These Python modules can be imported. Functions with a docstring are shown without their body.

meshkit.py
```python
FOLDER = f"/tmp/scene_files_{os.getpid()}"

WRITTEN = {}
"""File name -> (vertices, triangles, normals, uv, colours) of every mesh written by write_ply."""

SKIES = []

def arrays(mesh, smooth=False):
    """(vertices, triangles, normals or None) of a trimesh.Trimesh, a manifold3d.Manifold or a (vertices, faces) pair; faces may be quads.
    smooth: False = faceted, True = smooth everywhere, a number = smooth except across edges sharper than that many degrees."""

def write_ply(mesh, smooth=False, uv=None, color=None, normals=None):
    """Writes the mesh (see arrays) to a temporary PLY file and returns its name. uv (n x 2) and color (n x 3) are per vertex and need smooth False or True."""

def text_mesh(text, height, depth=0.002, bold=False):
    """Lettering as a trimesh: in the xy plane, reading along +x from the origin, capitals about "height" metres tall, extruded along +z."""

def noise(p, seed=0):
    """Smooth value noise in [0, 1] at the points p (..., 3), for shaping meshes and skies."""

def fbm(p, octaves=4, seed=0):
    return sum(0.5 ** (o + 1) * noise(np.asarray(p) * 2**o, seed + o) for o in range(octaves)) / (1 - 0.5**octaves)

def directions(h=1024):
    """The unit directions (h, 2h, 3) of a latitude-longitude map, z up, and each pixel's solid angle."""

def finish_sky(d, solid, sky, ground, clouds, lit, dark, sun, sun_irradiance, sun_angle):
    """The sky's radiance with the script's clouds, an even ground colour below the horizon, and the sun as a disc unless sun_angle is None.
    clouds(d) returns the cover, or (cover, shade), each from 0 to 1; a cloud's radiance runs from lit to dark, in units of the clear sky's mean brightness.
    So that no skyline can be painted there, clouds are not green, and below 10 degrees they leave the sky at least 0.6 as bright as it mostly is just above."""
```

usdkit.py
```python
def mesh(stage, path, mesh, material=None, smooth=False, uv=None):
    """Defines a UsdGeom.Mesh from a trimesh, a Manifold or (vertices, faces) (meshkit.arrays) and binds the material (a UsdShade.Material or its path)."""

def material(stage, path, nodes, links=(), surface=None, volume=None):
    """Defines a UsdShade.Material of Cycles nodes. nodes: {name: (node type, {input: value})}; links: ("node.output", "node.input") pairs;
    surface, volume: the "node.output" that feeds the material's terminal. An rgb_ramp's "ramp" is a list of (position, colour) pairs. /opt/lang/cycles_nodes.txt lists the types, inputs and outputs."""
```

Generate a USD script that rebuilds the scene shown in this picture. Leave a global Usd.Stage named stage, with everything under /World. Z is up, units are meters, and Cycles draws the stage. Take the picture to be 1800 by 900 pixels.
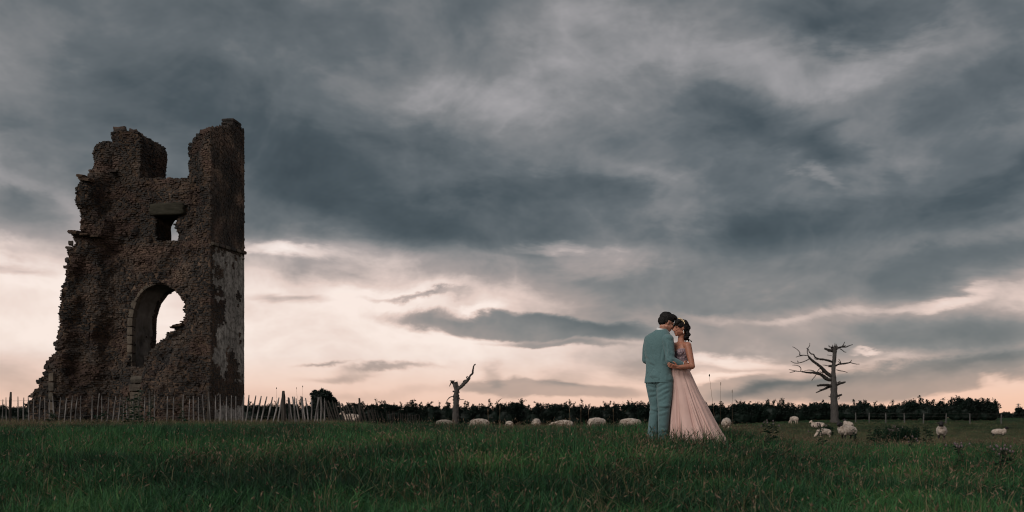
import math, random
import numpy as np, trimesh
import manifold3d as m3
from manifold3d import Manifold, CrossSection
from pxr import Usd, UsdGeom, UsdLux, UsdShade, Gf, Sdf, Vt
import usdkit, meshkit

rnd = random.Random(7)
rng = np.random.default_rng(7)
stage = Usd.Stage.CreateInMemory()
UsdGeom.SetStageUpAxis(stage, 'Z'); UsdGeom.SetStageMetersPerUnit(stage, 1.0)
UsdGeom.Xform.Define(stage, '/World'); UsdGeom.Scope.Define(stage, '/World/Looks')

# ------------------------------------------------------------------ camera
EYE, F, HOR = 1.0, 1750.0, 733.0           # eye height, focal length and horizon in pixels of a picture 1800 wide
cam = UsdGeom.Camera.Define(stage, '/World/camera')
cam.CreateHorizontalApertureAttr(36.0); cam.CreateVerticalApertureAttr(18.0)
cam.CreateFocalLengthAttr(35.0)
cam.CreateVerticalApertureOffsetAttr((HOR - 450) / 1800 * 36)
cam.AddTranslateOp().Set(Gf.Vec3d(0, 0, EYE)); cam.AddRotateXOp().Set(90.0)
cam.CreateClippingRangeAttr(Gf.Vec2f(0.05, 20000))
cam.CreateFStopAttr(2.8); cam.CreateFocusDistanceAttr(14.0)
cam.CreateExposureAttr(0.7)

# ------------------------------------------------------------------ sky and sun
SUN_AZ, SUN_EL = math.radians(-140), math.radians(34)      # from +y towards +x
SD = (math.sin(SUN_AZ) * math.cos(SUN_EL), math.cos(SUN_AZ) * math.cos(SUN_EL), math.sin(SUN_EL))

class Graph:
    """A node graph written as expressions."""
    def __init__(s): s.n, s.l, s.k = {}, [], 0
    def node(s, kind, out, links=(), **given):
        s.k += 1; name = 'n%d' % s.k
        s.n[name] = (kind, {k: v for k, v in given.items() if v is not None})
        for inp, src in links:
            if isinstance(src, str): s.l.append((src, name + '.' + inp))
            else: s.n[name][1][inp] = src
        return name + '.' + out
    def math(s, op, a, b=0.0, c=0.0, clamp=False):
        return s.node('math', 'value', [('value1', a), ('value2', b), ('value3', c)], math_type=op, use_clamp=clamp)
    def noise(s, vec, scale, detail=4, rough=0.55, dist=0.0, out='fac'):
        return s.node('noise_texture', out, [('vector', vec)], scale=scale, detail=float(detail), roughness=rough, distortion=dist)
    def ramp(s, fac, stops): return s.node('rgb_ramp', 'color', [('fac', fac)], ramp=stops)
    def mix(s, a, b, fac, kind='mix'): return s.node('mix', 'color', [('color1', a), ('color2', b), ('fac', fac)], mix_type=kind)

def srgb(r, g, b):
    return tuple(((c / 255 + .055) / 1.055) ** 2.4 if c > 10 else c / 255 / 12.92 for c in (r, g, b))

def azel(px, py):
    a, b = (px - 900) / F, (HOR - py) / F
    return math.atan(a), math.atan(b * math.cos(math.atan(a)))

def sky():
    g = Graph()
    d = g.node('texture_coordinate', 'generated')
    sx = g.node('separate_xyz', 'x', [('vector', d)]); base = sx.split('.')[0]
    x, y, z = base + '.x', base + '.y', base + '.z'
    az = g.math('arctan2', x, y); el = g.math('arcsine', z)
    up = g.math('maximum', z, 0.0)
    # clouds lie in a layer: the pattern closes up towards the horizon
    h = g.math('add', up, 0.60)
    pv = g.node('combine_xyz', 'vector', [('x', g.math('divide', x, h)), ('y', g.math('divide', y, h)), ('z', 0.0)])
    # soft edges are torn by noise
    st = g.node('combine_xyz', 'vector', [('x', g.math('multiply', az, 1.0)), ('y', g.math('multiply', el, 2.4)), ('z', 0.0)])
    nc = g.noise(st, 7.0, 6, .58, 0.3, 'color'); sc = g.node('separate_color', 'r', [('color', nc)]).split('.')[0]
    damp = g.node('map_range', 'result', [('value', el)], from_min=0.0, from_max=.25, to_min=.35, to_max=1.0, clamp=True)
    wa = g.math('multiply', g.math('multiply', g.math('subtract', sc + '.r', .5), .20), damp)
    we = g.math('multiply', g.math('multiply', g.math('subtract', sc + '.g', .5), .10), damp)
    q = g.node('combine_xyz', 'vector', [('x', g.math('add', az, wa)), ('y', g.math('add', el, we)), ('z', 0.0)])
    # brightness by elevation
    def e(py): return azel(900, py)[1] / 0.9
    B = g.node('rgb_ramp', 'color', [('fac', g.math('divide', el, 0.9, clamp=True))], ramp=[(0, (.82,) * 3), (e(690), (.88,) * 3), (e(600), (.96,) * 3), (e(520), (.94,) * 3), (e(460), (.77,) * 3), (e(420), (.50,) * 3), (e(340), (.40,) * 3), (e(150), (.42,) * 3), (e(0), (.42,) * 3), (1, (.60,) * 3)])
    B = g.node('separate_color', 'r', [('color', B)])
    for (px, py, rx, ry, rot, amp, hard) in BLOBS:
        ca, ce = azel(px, py)
        m = g.node('mapping', 'vector', [('vector', q)], mapping_type='texture', location=(ca, ce, 0), rotation=(0, 0, math.radians(-rot)), scale=(rx / F, ry / F, 1))
        L = g.node('vector_math', 'value', [('vector1', m)], math_type='length')
        f = g.node('map_range', 'result', [('value', L)], range_type='smootherstep', from_min=(1.75, 1.25)[hard], from_max=(0.0, .65)[hard], to_min=0.0, to_max=amp, clamp=True)
        B = g.math('add', B, f)
    n1 = g.math('subtract', g.noise(pv, 3.1, 7, .56, .4), .5)
    n2 = g.math('subtract', g.noise(pv, 9.0, 6, .58, .3), .5)
    n3 = g.math('subtract', g.noise(pv, 28.0, 5, .6, .2), .5)
    n4 = g.math('subtract', g.math('absolute', g.math('subtract', g.noise(pv, 6.2, 5, .55, .5), .5)), .11)
    hi = g.node('map_range', 'result', [('value', el)], from_min=.02, from_max=.2, to_min=.3, to_max=1.0, clamp=True)
    nn = g.math('multiply', g.math('add', g.math('add', g.math('multiply', n1, .40), g.math('multiply', n2, .35)), g.math('multiply_add', n4, -.66, g.math('multiply', n3, .09))), hi)
    B = g.math('add', B, nn, clamp=False)
    B = g.math('minimum', g.math('maximum', B, 0.02), 1.0)
    cool = g.ramp(B, [(0, srgb(50, 59, 63)), (.2, srgb(71, 80, 84)), (.4, srgb(99, 105, 108)), (.55, srgb(128, 129, 130)), (.7, srgb(162, 159, 160)), (.85, srgb(215, 207, 204)), (1, srgb(246, 236, 231))])
    col = g.ramp(B, [(0, srgb(50, 59, 63)), (.2, srgb(71, 80, 84)), (.4, srgb(100, 105, 107)), (.55, srgb(129, 128, 127)), (.7, srgb(168, 154, 148)), (.85, srgb(227, 203, 192)), (1, srgb(251, 234, 224))])
    col = g.mix(col, cool, g.node('map_range', 'result', [('value', el)], range_type='smoothstep', from_min=.10, from_max=.24, to_min=0.0, to_max=1.0, clamp=True))
    warm = g.node('map_range', 'result', [('value', el)], from_min=.0, from_max=.06, to_min=1.0, to_max=0.0, clamp=True)
    right = g.node('map_range', 'result', [('value', az)], range_type='smoothstep', from_min=-.05, from_max=.45, to_min=.72, to_max=1.0, clamp=True)
    wf = g.math('multiply', g.math('multiply', warm, right), g.math('subtract', B, .30, clamp=True))
    col = g.mix(col, srgb(247, 198, 170), g.math('multiply', wf, 1.9, clamp=True))
    lum = g.node('mix', 'color', [('color1', col)], mix_type='multiply', fac=1.0, color2=(6.15, 6.15, 6.15))
    st = g.node('sky_texture', 'color', sky_type='single_scattering', sun_disc=False, sun_elevation=SUN_EL, sun_rotation=SUN_AZ)
    out = g.mix(st, lum, 0.97)
    bg = g.node('background_shader', 'background', [('color', out)], strength=0.1)
    m = usdkit.material(stage, '/World/Looks/overcast', g.n, g.l, surface=bg)
    dome = UsdLux.DomeLight.Define(stage, '/World/sky')
    UsdShade.MaterialBindingAPI.Apply(dome.GetPrim()).Bind(m)
    dome.GetPrim().SetCustomDataByKey('kind', 'structure'); dome.GetPrim().SetCustomDataByKey('label', 'dark rain clouds over a pale pink evening horizon')

# cloud masses: pixel of the centre (turned into azimuth and elevation), half sizes, tilt, how much brighter or darker, firm edge or soft
BLOBS = [
    (610, 300, 330, 75, 17, -.20, 0), (700, 385, 330, 42, 4, -.17, 0), (580, 70, 200, 45, 15, -.10, 0), (390, 190, 120, 60, 10, -.06, 0),
    (760, 165, 220, 55, 20, .15, 0), (1060, 85, 210, 70, 8, .16, 0), (1410, 115, 220, 50, -4, .20, 0), (960, 170, 130, 50, 0, .10, 0), (1700, 25, 60, 30, -20, .1, 0),
    (1320, 215, 150, 50, 22, -.17, 0), (1450, 245, 65, 28, 0, -.12, 0), (1570, 15, 210, 45, 5, -.20, 0), (1720, 190, 150, 55, -25, -.16, 0),
    (1500, 385, 260, 60, -10, -.26, 0), (1760, 330, 130, 45, -15, -.16, 0), (1408, 280, 16, 20, 0, .16, 0), (1500, 272, 110, 18, 5, .08, 0),
    (1180, 330, 120, 40, 15, .14, 0), (990, 345, 150, 28, 0, -.16, 0), (1260, 420, 260, 45, 3, -.10, 0),
    (985, 428, 90, 13, -2, .22, 0), (500, 430, 90, 16, 3, .25, 0), (900, 440, 60, 18, 10, -.09, 0),
    (30, 312, 150, 38, 24, .13, 0), (45, 395, 95, 45, 15, -.08, 1), (90, 470, 130, 25, 3, .05, 0), (30, 120, 100, 70, 25, .10, 0), (10, 462, 60, 9, 0, -.15, 0), (20, 345, 130, 30, 22, .08, 0), (280, 90, 420, 150, 6, -.09, 0), (15, 660, 80, 40, 0, -.13, 0),
    (640, 470, 290, 26, 2, -.12, 0), (500, 520, 60, 9, 3, -.18, 0), (730, 520, 80, 6, 1, -.26, 0), (700, 490, 180, 12, 3, -.05, 0),
    (900, 572, 240, 26, 3, -.36, 1), (1130, 540, 250, 55, 2, -.26, 0), (1060, 480, 200, 30, 0, -.12, 0), (820, 545, 60, 9, -8, .2, 0), (970, 606, 100, 6, 1, -.28, 0),
    (690, 650, 75, 6, -2, -.22, 0), (610, 662, 60, 6, 0, -.18, 0), (580, 641, 45, 3, 0, -.22, 0), (520, 695, 110, 14, 0, -.06, 0), (690, 692, 130, 10, -3, -.08, 0),
    (960, 681, 170, 17, 1, -.24, 1), (862, 660, 22, 16, 0, -.16, 0), (990, 664, 40, 14, 0, -.14, 0), (1120, 650, 60, 14, 0, -.1, 0),
    (1480, 500, 380, 60, -2, -.34, 0), (1700, 470, 220, 40, -8, -.2, 0), (1420, 610, 420, 42, -2, -.28, 0), (1560, 670, 300, 26, -6, -.34, 1), (1300, 680, 150, 18, -5, -.25, 0), (1720, 590, 200, 40, 0, -.28, 0),
    (1640, 536, 75, 9, -8, .19, 0), (1480, 553, 60, 9, -5, .08, 0), (1370, 560, 50, 8, 0, .1, 0), (1275, 640, 80, 9, 2, .26, 0), (1265, 665, 70, 6, -6, .25, 0), (1525, 626, 22, 3.5, 8, .22, 0),
    (1240, 560, 60, 10, 0, .12, 0), (1740, 664, 14, 8, 0, .2, 0), (1765, 663, 14, 8, 0, .2, 0)]
sky()
sun = UsdLux.DistantLight.Define(stage, '/World/sun')
sun.CreateIntensityAttr(0.34); sun.CreateAngleAttr(30.0); sun.CreateColorAttr(Gf.Vec3f(1.0, .92, .84))
sun.GetPrim().CreateAttribute('inputs:normalize', Sdf.ValueTypeNames.Bool).Set(True)
sun.AddRotateZOp().Set(-math.degrees(SUN_AZ)); sun.AddRotateXOp().Set(-(90 - math.degrees(SUN_EL)))

# ------------------------------------------------------------------ helpers
def P(px, py, Y): return np.array([(px - 900) / F * Y, Y, EYE + (HOR - py) / F * Y])      # the point at depth Y seen at a pixel
def sstep(x, a, b):
    t = np.clip((np.asarray(x, float) - a) / (b - a), 0, 1); return t * t * (3 - 2 * t)
_taken = {}
def numbered(parent, name):
    k = _taken.get((parent, name), 0); _taken[(parent, name)] = k + 1
    return name if k == 0 else '%s_%03d' % (name, k)
def tag(prim, label=None, category=None, group=None, kind=None):
    for k, v in (('label', label), ('category', category), ('group', group), ('kind', kind)):
        if v: prim.SetCustomDataByKey(k, v)
def thing(name, label, category, loc=(0, 0, 0), group=None, kind=None):
    path = '/World/' + numbered('/World', name)
    x = UsdGeom.Xform.Define(stage, path); x.AddTranslateOp().Set(Gf.Vec3d(*map(float, loc)))
    tag(x.GetPrim(), label, category, group, kind)
    x.loc = np.array(loc, float)
    return x
def tri(m):
    if isinstance(m, Manifold):
        q = m.to_mesh(); return trimesh.Trimesh(np.array(q.vert_properties[:, :3]), np.array(q.tri_verts), process=False)
    return m
def part(t, name, mesh, mat, smooth=False, label=None, kind=None, world=True, parent=None):
    """A mesh under thing t (or under its part parent); world: the mesh is given in world coordinates."""
    up = str(parent.GetPath()) if parent is not None else str(t.GetPath())
    path = up + '/' + numbered(up, name)
    v, f, n = meshkit.arrays(mesh, smooth)
    if world: v = v - t.loc
    m = UsdGeom.Mesh.Define(stage, path)
    m.CreatePointsAttr(Vt.Vec3fArray.FromNumpy(v.astype(np.float32)))
    m.CreateFaceVertexCountsAttr(Vt.IntArray.FromNumpy(np.full(len(f), 3, np.int32)))
    m.CreateFaceVertexIndicesAttr(Vt.IntArray.FromNumpy(f.astype(np.int32).ravel()))
    m.CreateSubdivisionSchemeAttr('none')
    if n is not None:
        m.CreateNormalsAttr(Vt.Vec3fArray.FromNumpy(n.astype(np.float32))); m.SetNormalsInterpolation('vertex')
    UsdShade.MaterialBindingAPI.Apply(m.GetPrim()).Bind(mat)
    tag(m.GetPrim(), label, None, None, kind)
    return m
def top(name, mesh, mat, label=None, category=None, kind=None, smooth=False, group=None):
    m = usdkit.mesh(stage, '/World/' + numbered('/World', name), mesh, mat, smooth=smooth)
    tag(m.GetPrim(), label, category, group, kind); return m
def join(ms):
    vs, fs, k = [], [], 0
    for m in ms:
        v, f = (m if isinstance(m, tuple) else (np.array(m.vertices), np.array(m.faces)))
        vs.append(v); fs.append(np.asarray(f) + k); k += len(v)
    return trimesh.Trimesh(np.vstack(vs), np.vstack(fs), process=False)

# hulls of balls: limbs and bodies
def ball(c, r, n=12): return Manifold.sphere(float(r), n).translate([float(x) for x in c])
def egg(c, r, n=24, R=None):
    m = Manifold.sphere(1.0, n).scale([float(x) for x in r])
    if R is not None: m = m.transform(np.hstack([R, np.zeros((3, 1))]))
    return m.translate([float(x) for x in c])
def limb(pts, rad, n=14):
    return [Manifold.batch_hull([ball(pts[i], rad[i], n), ball(pts[i + 1], rad[i + 1], n)]) for i in range(len(pts) - 1)]
def union(ms): return Manifold.batch_boolean(ms, m3.OpType.Add)
def soften(man, length=.03, it=8, lam=.5, nu=.53):
    t = tri(man.refine_to_length(length)); t.merge_vertices()
    trimesh.smoothing.filter_taubin(t, lamb=lam, nu=nu, iterations=it)
    return t
def rough(t, amp, scale, seed=0, octaves=3):
    n = t.vertex_normals; d = meshkit.fbm(np.array(t.vertices) * scale + 31.7 * seed, octaves, seed) - .5
    t.vertices = np.array(t.vertices) + n * (d * 2 * amp)[:, None]; return t
def frame(yaw, pitch=0, roll=0):
    cy, sy, cp, sp, cr, sr = math.cos(yaw), math.sin(yaw), math.cos(pitch), math.sin(pitch), math.cos(roll), math.sin(roll)
    Rz = np.array([[cy, -sy, 0], [sy, cy, 0], [0, 0, 1]]); Ry = np.array([[cp, 0, -sp], [0, 1, 0], [sp, 0, cp]]); Rx = np.array([[1, 0, 0], [0, cr, -sr], [0, sr, cr]])
    return Rz @ Ry @ Rx
def xf(man, R, c): return man.transform(np.hstack([R, np.asarray(c, float).reshape(3, 1)]))
def tube(pts, rad, sides=8, cap=True, seed=None, wob=0.0):
    p = np.asarray(pts, float); r = np.broadcast_to(np.asarray(rad, float), (len(p),))
    t = np.gradient(p, axis=0); t /= np.linalg.norm(t, axis=1, keepdims=True) + 1e-12
    ref = np.array([0, 1.0, .2]); a = np.cross(t, ref); bad = np.linalg.norm(a, axis=1) < 1e-3; a[bad] = np.cross(t[bad], [1, 0, 0.1])
    a /= np.linalg.norm(a, axis=1, keepdims=True); b = np.cross(t, a)
    ang = np.arange(sides) * 2 * np.pi / sides
    w = 1.0 if seed is None else 1 + wob * (np.random.default_rng(seed).random((len(p), sides)) - .5) * 2
    rr = r[:, None] * w
    v = p[:, None] + (rr * np.cos(ang))[..., None] * a[:, None] + (rr * np.sin(ang))[..., None] * b[:, None]
    i, j = np.meshgrid(np.arange(len(p) - 1), np.arange(sides), indexing='ij')
    q = np.stack([i * sides + j, i * sides + (j + 1) % sides, (i + 1) * sides + (j + 1) % sides, (i + 1) * sides + j], -1).reshape(-1, 4)
    f = np.vstack([q[:, [0, 1, 2]], q[:, [0, 2, 3]]]); v = v.reshape(-1, 3)
    if cap:
        n = len(v); v = np.vstack([v, p[0], p[-1]]); k = np.arange(sides); e = (len(p) - 1) * sides
        f = np.vstack([f, np.stack([np.full(sides, n), (k + 1) % sides, k], 1), np.stack([np.full(sides, n + 1), e + k, e + (k + 1) % sides], 1)])
    return trimesh.Trimesh(v, f, process=False)
def curve(pts, n=6):
    """Catmull-Rom through the points."""
    p = np.asarray(pts, float); q = np.vstack([2 * p[0] - p[1], p, 2 * p[-1] - p[-2]]); out = []
    for i in range(1, len(q) - 2):
        for t in np.linspace(0, 1, n, endpoint=False):
            a, b, c, d = q[i - 1], q[i], q[i + 1], q[i + 2]
            out.append(.5 * (2 * b + (c - a) * t + (2 * a - 5 * b + 4 * c - d) * t * t + (3 * b - a - 3 * c + d) * t ** 3))
    return np.array(out + [p[-1]])

# ------------------------------------------------------------------ materials
def principled(name, color, rough_=.8, spec=.3, build=None, **kw):
    """color: a colour, or build(g) returns the source of the colour (and, in a pair, of the normal)."""
    g = Graph(); links = []
    src = build(g) if build else color
    nrm = None
    if isinstance(src, tuple) and len(src) == 2: src, nrm = src
    links.append(('base_color', src))
    if nrm: links.append(('normal', nrm))
    p = g.node('principled_bsdf', 'BSDF', links, roughness=rough_, specular_ior_level=spec, **kw)
    return usdkit.material(stage, '/World/Looks/' + name, g.n, g.l, surface=p)
def pos(g): return g.node('geometry', 'position')
def obj(g): return g.node('texture_coordinate', 'object')
def bumped(g, h, strength=.5, dist=.02): return g.node('bump', 'normal', [('height', h)], strength=strength, distance=dist)

def leafy(name, cols, scale, trans=.25, rnd_src='object_info', patch=(.2, .75)):
    """Green stuff: tone varies over the field and from blade to blade; some light passes through."""
    g = Graph()
    n = g.noise(pos(g), scale, 3, .6)
    nn = g.node('map_range', 'result', [('value', n)], from_min=patch[0], from_max=patch[1], clamp=True)
    isl = g.node('geometry', 'random_per_island')
    f = g.math('add', g.math('multiply', nn, .45), g.math('add', g.math('multiply', isl, .35), g.math('multiply', g.node('object_info', 'random'), .2)))
    f = g.math('multiply_add', f, 1.75, -.40, clamp=True)
    c = g.ramp(f, cols)
    d = g.node('principled_bsdf', 'BSDF', [('base_color', c)], roughness=.6, specular_ior_level=.2)
    t = g.node('translucent_bsdf', 'BSDF', [('color', c)])
    m = g.node('mix_closure', 'closure', [('closure1', d), ('closure2', t)], fac=trans)
    return usdkit.material(stage, '/World/Looks/' + name, g.n, g.l, surface=m)

M = {}
M['soil'] = principled('soil', 0, .95, .1, lambda g: g.ramp(g.noise(pos(g), 1.3, 6, .65), [(.3, (.012, .016, .008)), (.5, (.018, .030, .012)), (.7, (.035, .035, .018))]))
M['grass'] = leafy('grass_blades', [(0, (.006, .020, .010)), (.22, (.014, .060, .023)), (.46, (.040, .118, .036)), (.66, (.088, .145, .042)), (.83, (.160, .148, .058)), (1, (.25, .20, .11))], .5, .15)
M['dry'] = leafy('dry_grass', [(0, (.055, .060, .027)), (.4, (.125, .104, .056)), (.75, (.21, .165, .098)), (1, (.36, .29, .19))], .5, .15)
M['seed'] = leafy('seed_heads', [(0, (.075, .052, .035)), (.5, (.155, .110, .070)), (1, (.30, .23, .15))], .5, .15)
M['weed'] = leafy('weed_leaves', [(0, (.010, .030, .018)), (.5, (.018, .05, .026)), (1, (.03, .065, .03))], 2.0, .2, 'island')
M['weed_stem'] = principled('weed_stem', (.028, .034, .02), .8)
M['thistle_head'] = principled('thistle_down', (.11, .085, .092), .9, .1)
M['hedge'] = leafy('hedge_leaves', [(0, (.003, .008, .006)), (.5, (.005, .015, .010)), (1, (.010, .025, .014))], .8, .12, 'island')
M['hedge_wood'] = principled('hedge_wood', (.02, .017, .013), .9)
M['deadwood'] = principled('dead_wood', 0, .85, .2, lambda g: (g.ramp(g.node('wave_texture', 'fac', [('vector', g.node('mapping', 'vector', [('vector', pos(g))], scale=(5, 5, .25)))], wave_type='bands', bands_direction='x', scale=1.6, distortion=5.0, detail=4.0, detail_scale=1.5, detail_roughness=.65), [(0, (.020, .018, .017)), (.5, (.050, .046, .044)), (1, (.095, .088, .084))]),
    bumped(g, g.noise(g.node('mapping', 'vector', [('vector', pos(g))], scale=(9, 9, .8)), 2.0, 5, .7), .9, .06)))
M['bough'] = principled('dead_boughs', 0, .9, .2, lambda g: (g.ramp(g.noise(pos(g), 6, 4), [(.3, (.012, .011, .010)), (.7, (.036, .032, .030))])))
M['twig'] = principled('dead_twigs', (.014, .012, .012), .85, .2)
M['pale'] = principled('weathered_chestnut', 0, .85, .2, lambda g: (g.mix(g.ramp(g.noise(g.node('mapping', 'vector', [('vector', pos(g))], scale=(30, 30, 1.2)), 1.5, 4, .6), [(.3, (.075, .070, .068)), (.5, (.17, .16, .155)), (.72, (.27, .255, .25))]), g.ramp(g.noise(pos(g), 1.7, 2), [(.4, (.45, .45, .45)), (.6, (1, 1, 1))]), 1.0, 'multiply'),
    bumped(g, g.noise(g.node('mapping', 'vector', [('vector', pos(g))], scale=(60, 60, 2)), 2, 3), .5, .01)))
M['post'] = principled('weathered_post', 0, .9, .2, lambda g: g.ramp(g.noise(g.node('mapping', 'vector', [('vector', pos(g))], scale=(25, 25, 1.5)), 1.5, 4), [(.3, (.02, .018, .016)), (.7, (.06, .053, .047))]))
M['field_post'] = principled('pale_field_post', 0, .9, .2, lambda g: g.ramp(g.noise(g.node('mapping', 'vector', [('vector', pos(g))], scale=(25, 25, 1.5)), 1.5, 4), [(.3, (.045, .045, .045)), (.7, (.11, .105, .10))]))
M['wire'] = principled('rusty_wire', (.06, .055, .05), .6, .5, metallic=.7)
M['steel'] = principled('grey_steel', (.12, .12, .12), .6, .4)

def stone_mat(name, k=1.0, pale=0.0):
    def b(g):
        r = g.node('geometry', 'random_per_island')
        zone = g.noise(pos(g), .9, 4, .6)
        f = g.math('add', g.math('multiply', r, .80), g.math('multiply_add', g.math('subtract', zone, .5), .75, .02 + pale), clamp=True)
        c = g.ramp(f, [(q_, tuple(k * c_ for c_ in col)) for q_, col in [(0, (.028, .027, .027)), (.12, (.065, .054, .047)), (.26, (.165, .120, .092)), (.38, (.235, .150, .103)), (.48, (.265, .100, .062)), (.58, (.215, .162, .125)), (.68, (.36, .30, .245)), (.80, (.58, .51, .43)), (1, (.76, .71, .64))]])
        brick = g.math('multiply', g.node('map_range', 'result', [('value', g.noise(g.node('mapping', 'vector', [('vector', pos(g))], scale=(.7, .7, 1.3)), .8, 4, .6))], from_min=.50, from_max=.60, clamp=True), g.math('greater_than' if False else 'less_than', g.node('white_noise_texture', 'value', [('w', r)], dimensions='1D'), .7))
        c = g.mix(c, (.150 * k, .074 * k, .052 * k), g.math('multiply', brick, .24 if pale == 0 else .1))
        grime = g.ramp(g.noise(pos(g), .45, 5, .65), [(.36, (.62, .63, .63)), (.56, (1.1, 1.08, 1.06))])
        c = g.mix(c, grime, 1.0, 'multiply')
        fine = g.ramp(g.noise(pos(g), 22, 4, .65), [(.3, (.6, .6, .6)), (.7, (1.25, 1.2, 1.15))])
        c = g.mix(c, fine, 1.0, 'multiply')
        return c, bumped(g, g.noise(pos(g), 30, 5, .65), .8, .03)
    return principled(name, 0, .9, .2, b)
M['flint'] = stone_mat('flint_and_brick')
M['flint_face'] = stone_mat('knapped_flint', .95, .07)
def core(g):
    c = g.ramp(g.noise(pos(g), 5.0, 6, .7), [(.3, (.034, .026, .021)), (.5, (.075, .052, .038)), (.7, (.14, .100, .074))])
    c = g.mix(c, g.ramp(g.noise(pos(g), .5, 5, .65), [(.36, (.5, .5, .5)), (.6, (1.1, 1.1, 1.1))]), 1.0, 'multiply')
    return c, bumped(g, g.noise(pos(g), 12, 6, .7), 1.0, .08)
M['core'] = principled('rubble_core', 0, .95, .1, core)
def plaster(g):
    c = g.ramp(g.noise(pos(g), 1.2, 7, .68), [(.3, (.15, .145, .137)), (.5, (.245, .236, .222)), (.68, (.36, .35, .33))])
    streak = g.ramp(g.noise(g.node('mapping', 'vector', [('vector', pos(g))], scale=(4, 4, .35)), 1.5, 5, .65), [(.35, (.45, .45, .44)), (.6, (1, 1, 1))])
    c = g.mix(c, g.ramp(g.noise(pos(g), 5.5, 5, .7), [(.40, (.38, .37, .36)), (.54, (1, 1, 1))]), .9, 'multiply')
    return g.mix(c, streak, .7, 'multiply'), bumped(g, g.noise(pos(g), 9, 6, .7), .8, .05)
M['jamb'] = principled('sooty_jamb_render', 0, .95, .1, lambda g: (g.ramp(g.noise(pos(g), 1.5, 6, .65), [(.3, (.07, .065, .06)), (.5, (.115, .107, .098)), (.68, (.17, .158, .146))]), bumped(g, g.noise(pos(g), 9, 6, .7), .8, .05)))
M['plaster'] = principled('old_render', 0, .95, .1, plaster)
def dressed(g):
    c = g.ramp(g.noise(pos(g), 2.4, 6, .65), [(.3, (.045, .038, .032)), (.5, (.080, .069, .057)), (.7, (.125, .108, .09))])
    r = g.node('object_info', 'random'); c = g.mix(c, g.ramp(r, [(0, (.7, .72, .72)), (1, (1.1, 1.05, 1.0))]), 1.0, 'multiply')
    return c, bumped(g, g.noise(pos(g), 18, 5, .65), .6, .03)
M['dressed'] = principled('dressed_limestone', 0, .9, .15, dressed)
M['lintel'] = principled('mossy_lintel', 0, .95, .1, lambda g: (g.ramp(g.noise(g.node('mapping', 'vector', [('vector', pos(g))], scale=(.8, .8, 3)), 3, 6, .65), [(.3, (.017, .016, .012)), (.6, (.036, .034, .026)), (.8, (.055, .052, .040))]), bumped(g, g.noise(pos(g), 12, 5), .6, .03)))

def cloth(name, base, light, weave=420.0, fold=14.0, rough_=.85, sheen=.25):
    def b(g):
        n = g.noise(obj(g), fold, 4, .6)
        w = g.noise(g.node('mapping', 'vector', [('vector', obj(g))], scale=(1, 1, .35)), weave, 2, .6)
        c = g.ramp(w, [(.3, base), (.7, light)])
        return c, bumped(g, n, .35, .03)
    return principled(name, 0, rough_, .15, b, sheen_weight=sheen, sheen_roughness=.5)
M['suit'] = cloth('teal_wool', (.060, .118, .128), (.102, .176, .186))
M['shirt'] = principled('white_cotton', (.62, .63, .65), .8, .2)
M['shoe'] = principled('brown_leather', (.05, .025, .015), .45, .5)
def skin(g):
    return g.ramp(g.noise(obj(g), 25, 4), [(.3, (.37, .18, .125)), (.7, (.44, .22, .155))])
M['skin_groom'] = principled('fair_skin', 0, .55, .35, skin, subsurface_weight=.15, subsurface_scale=.01)
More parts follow.
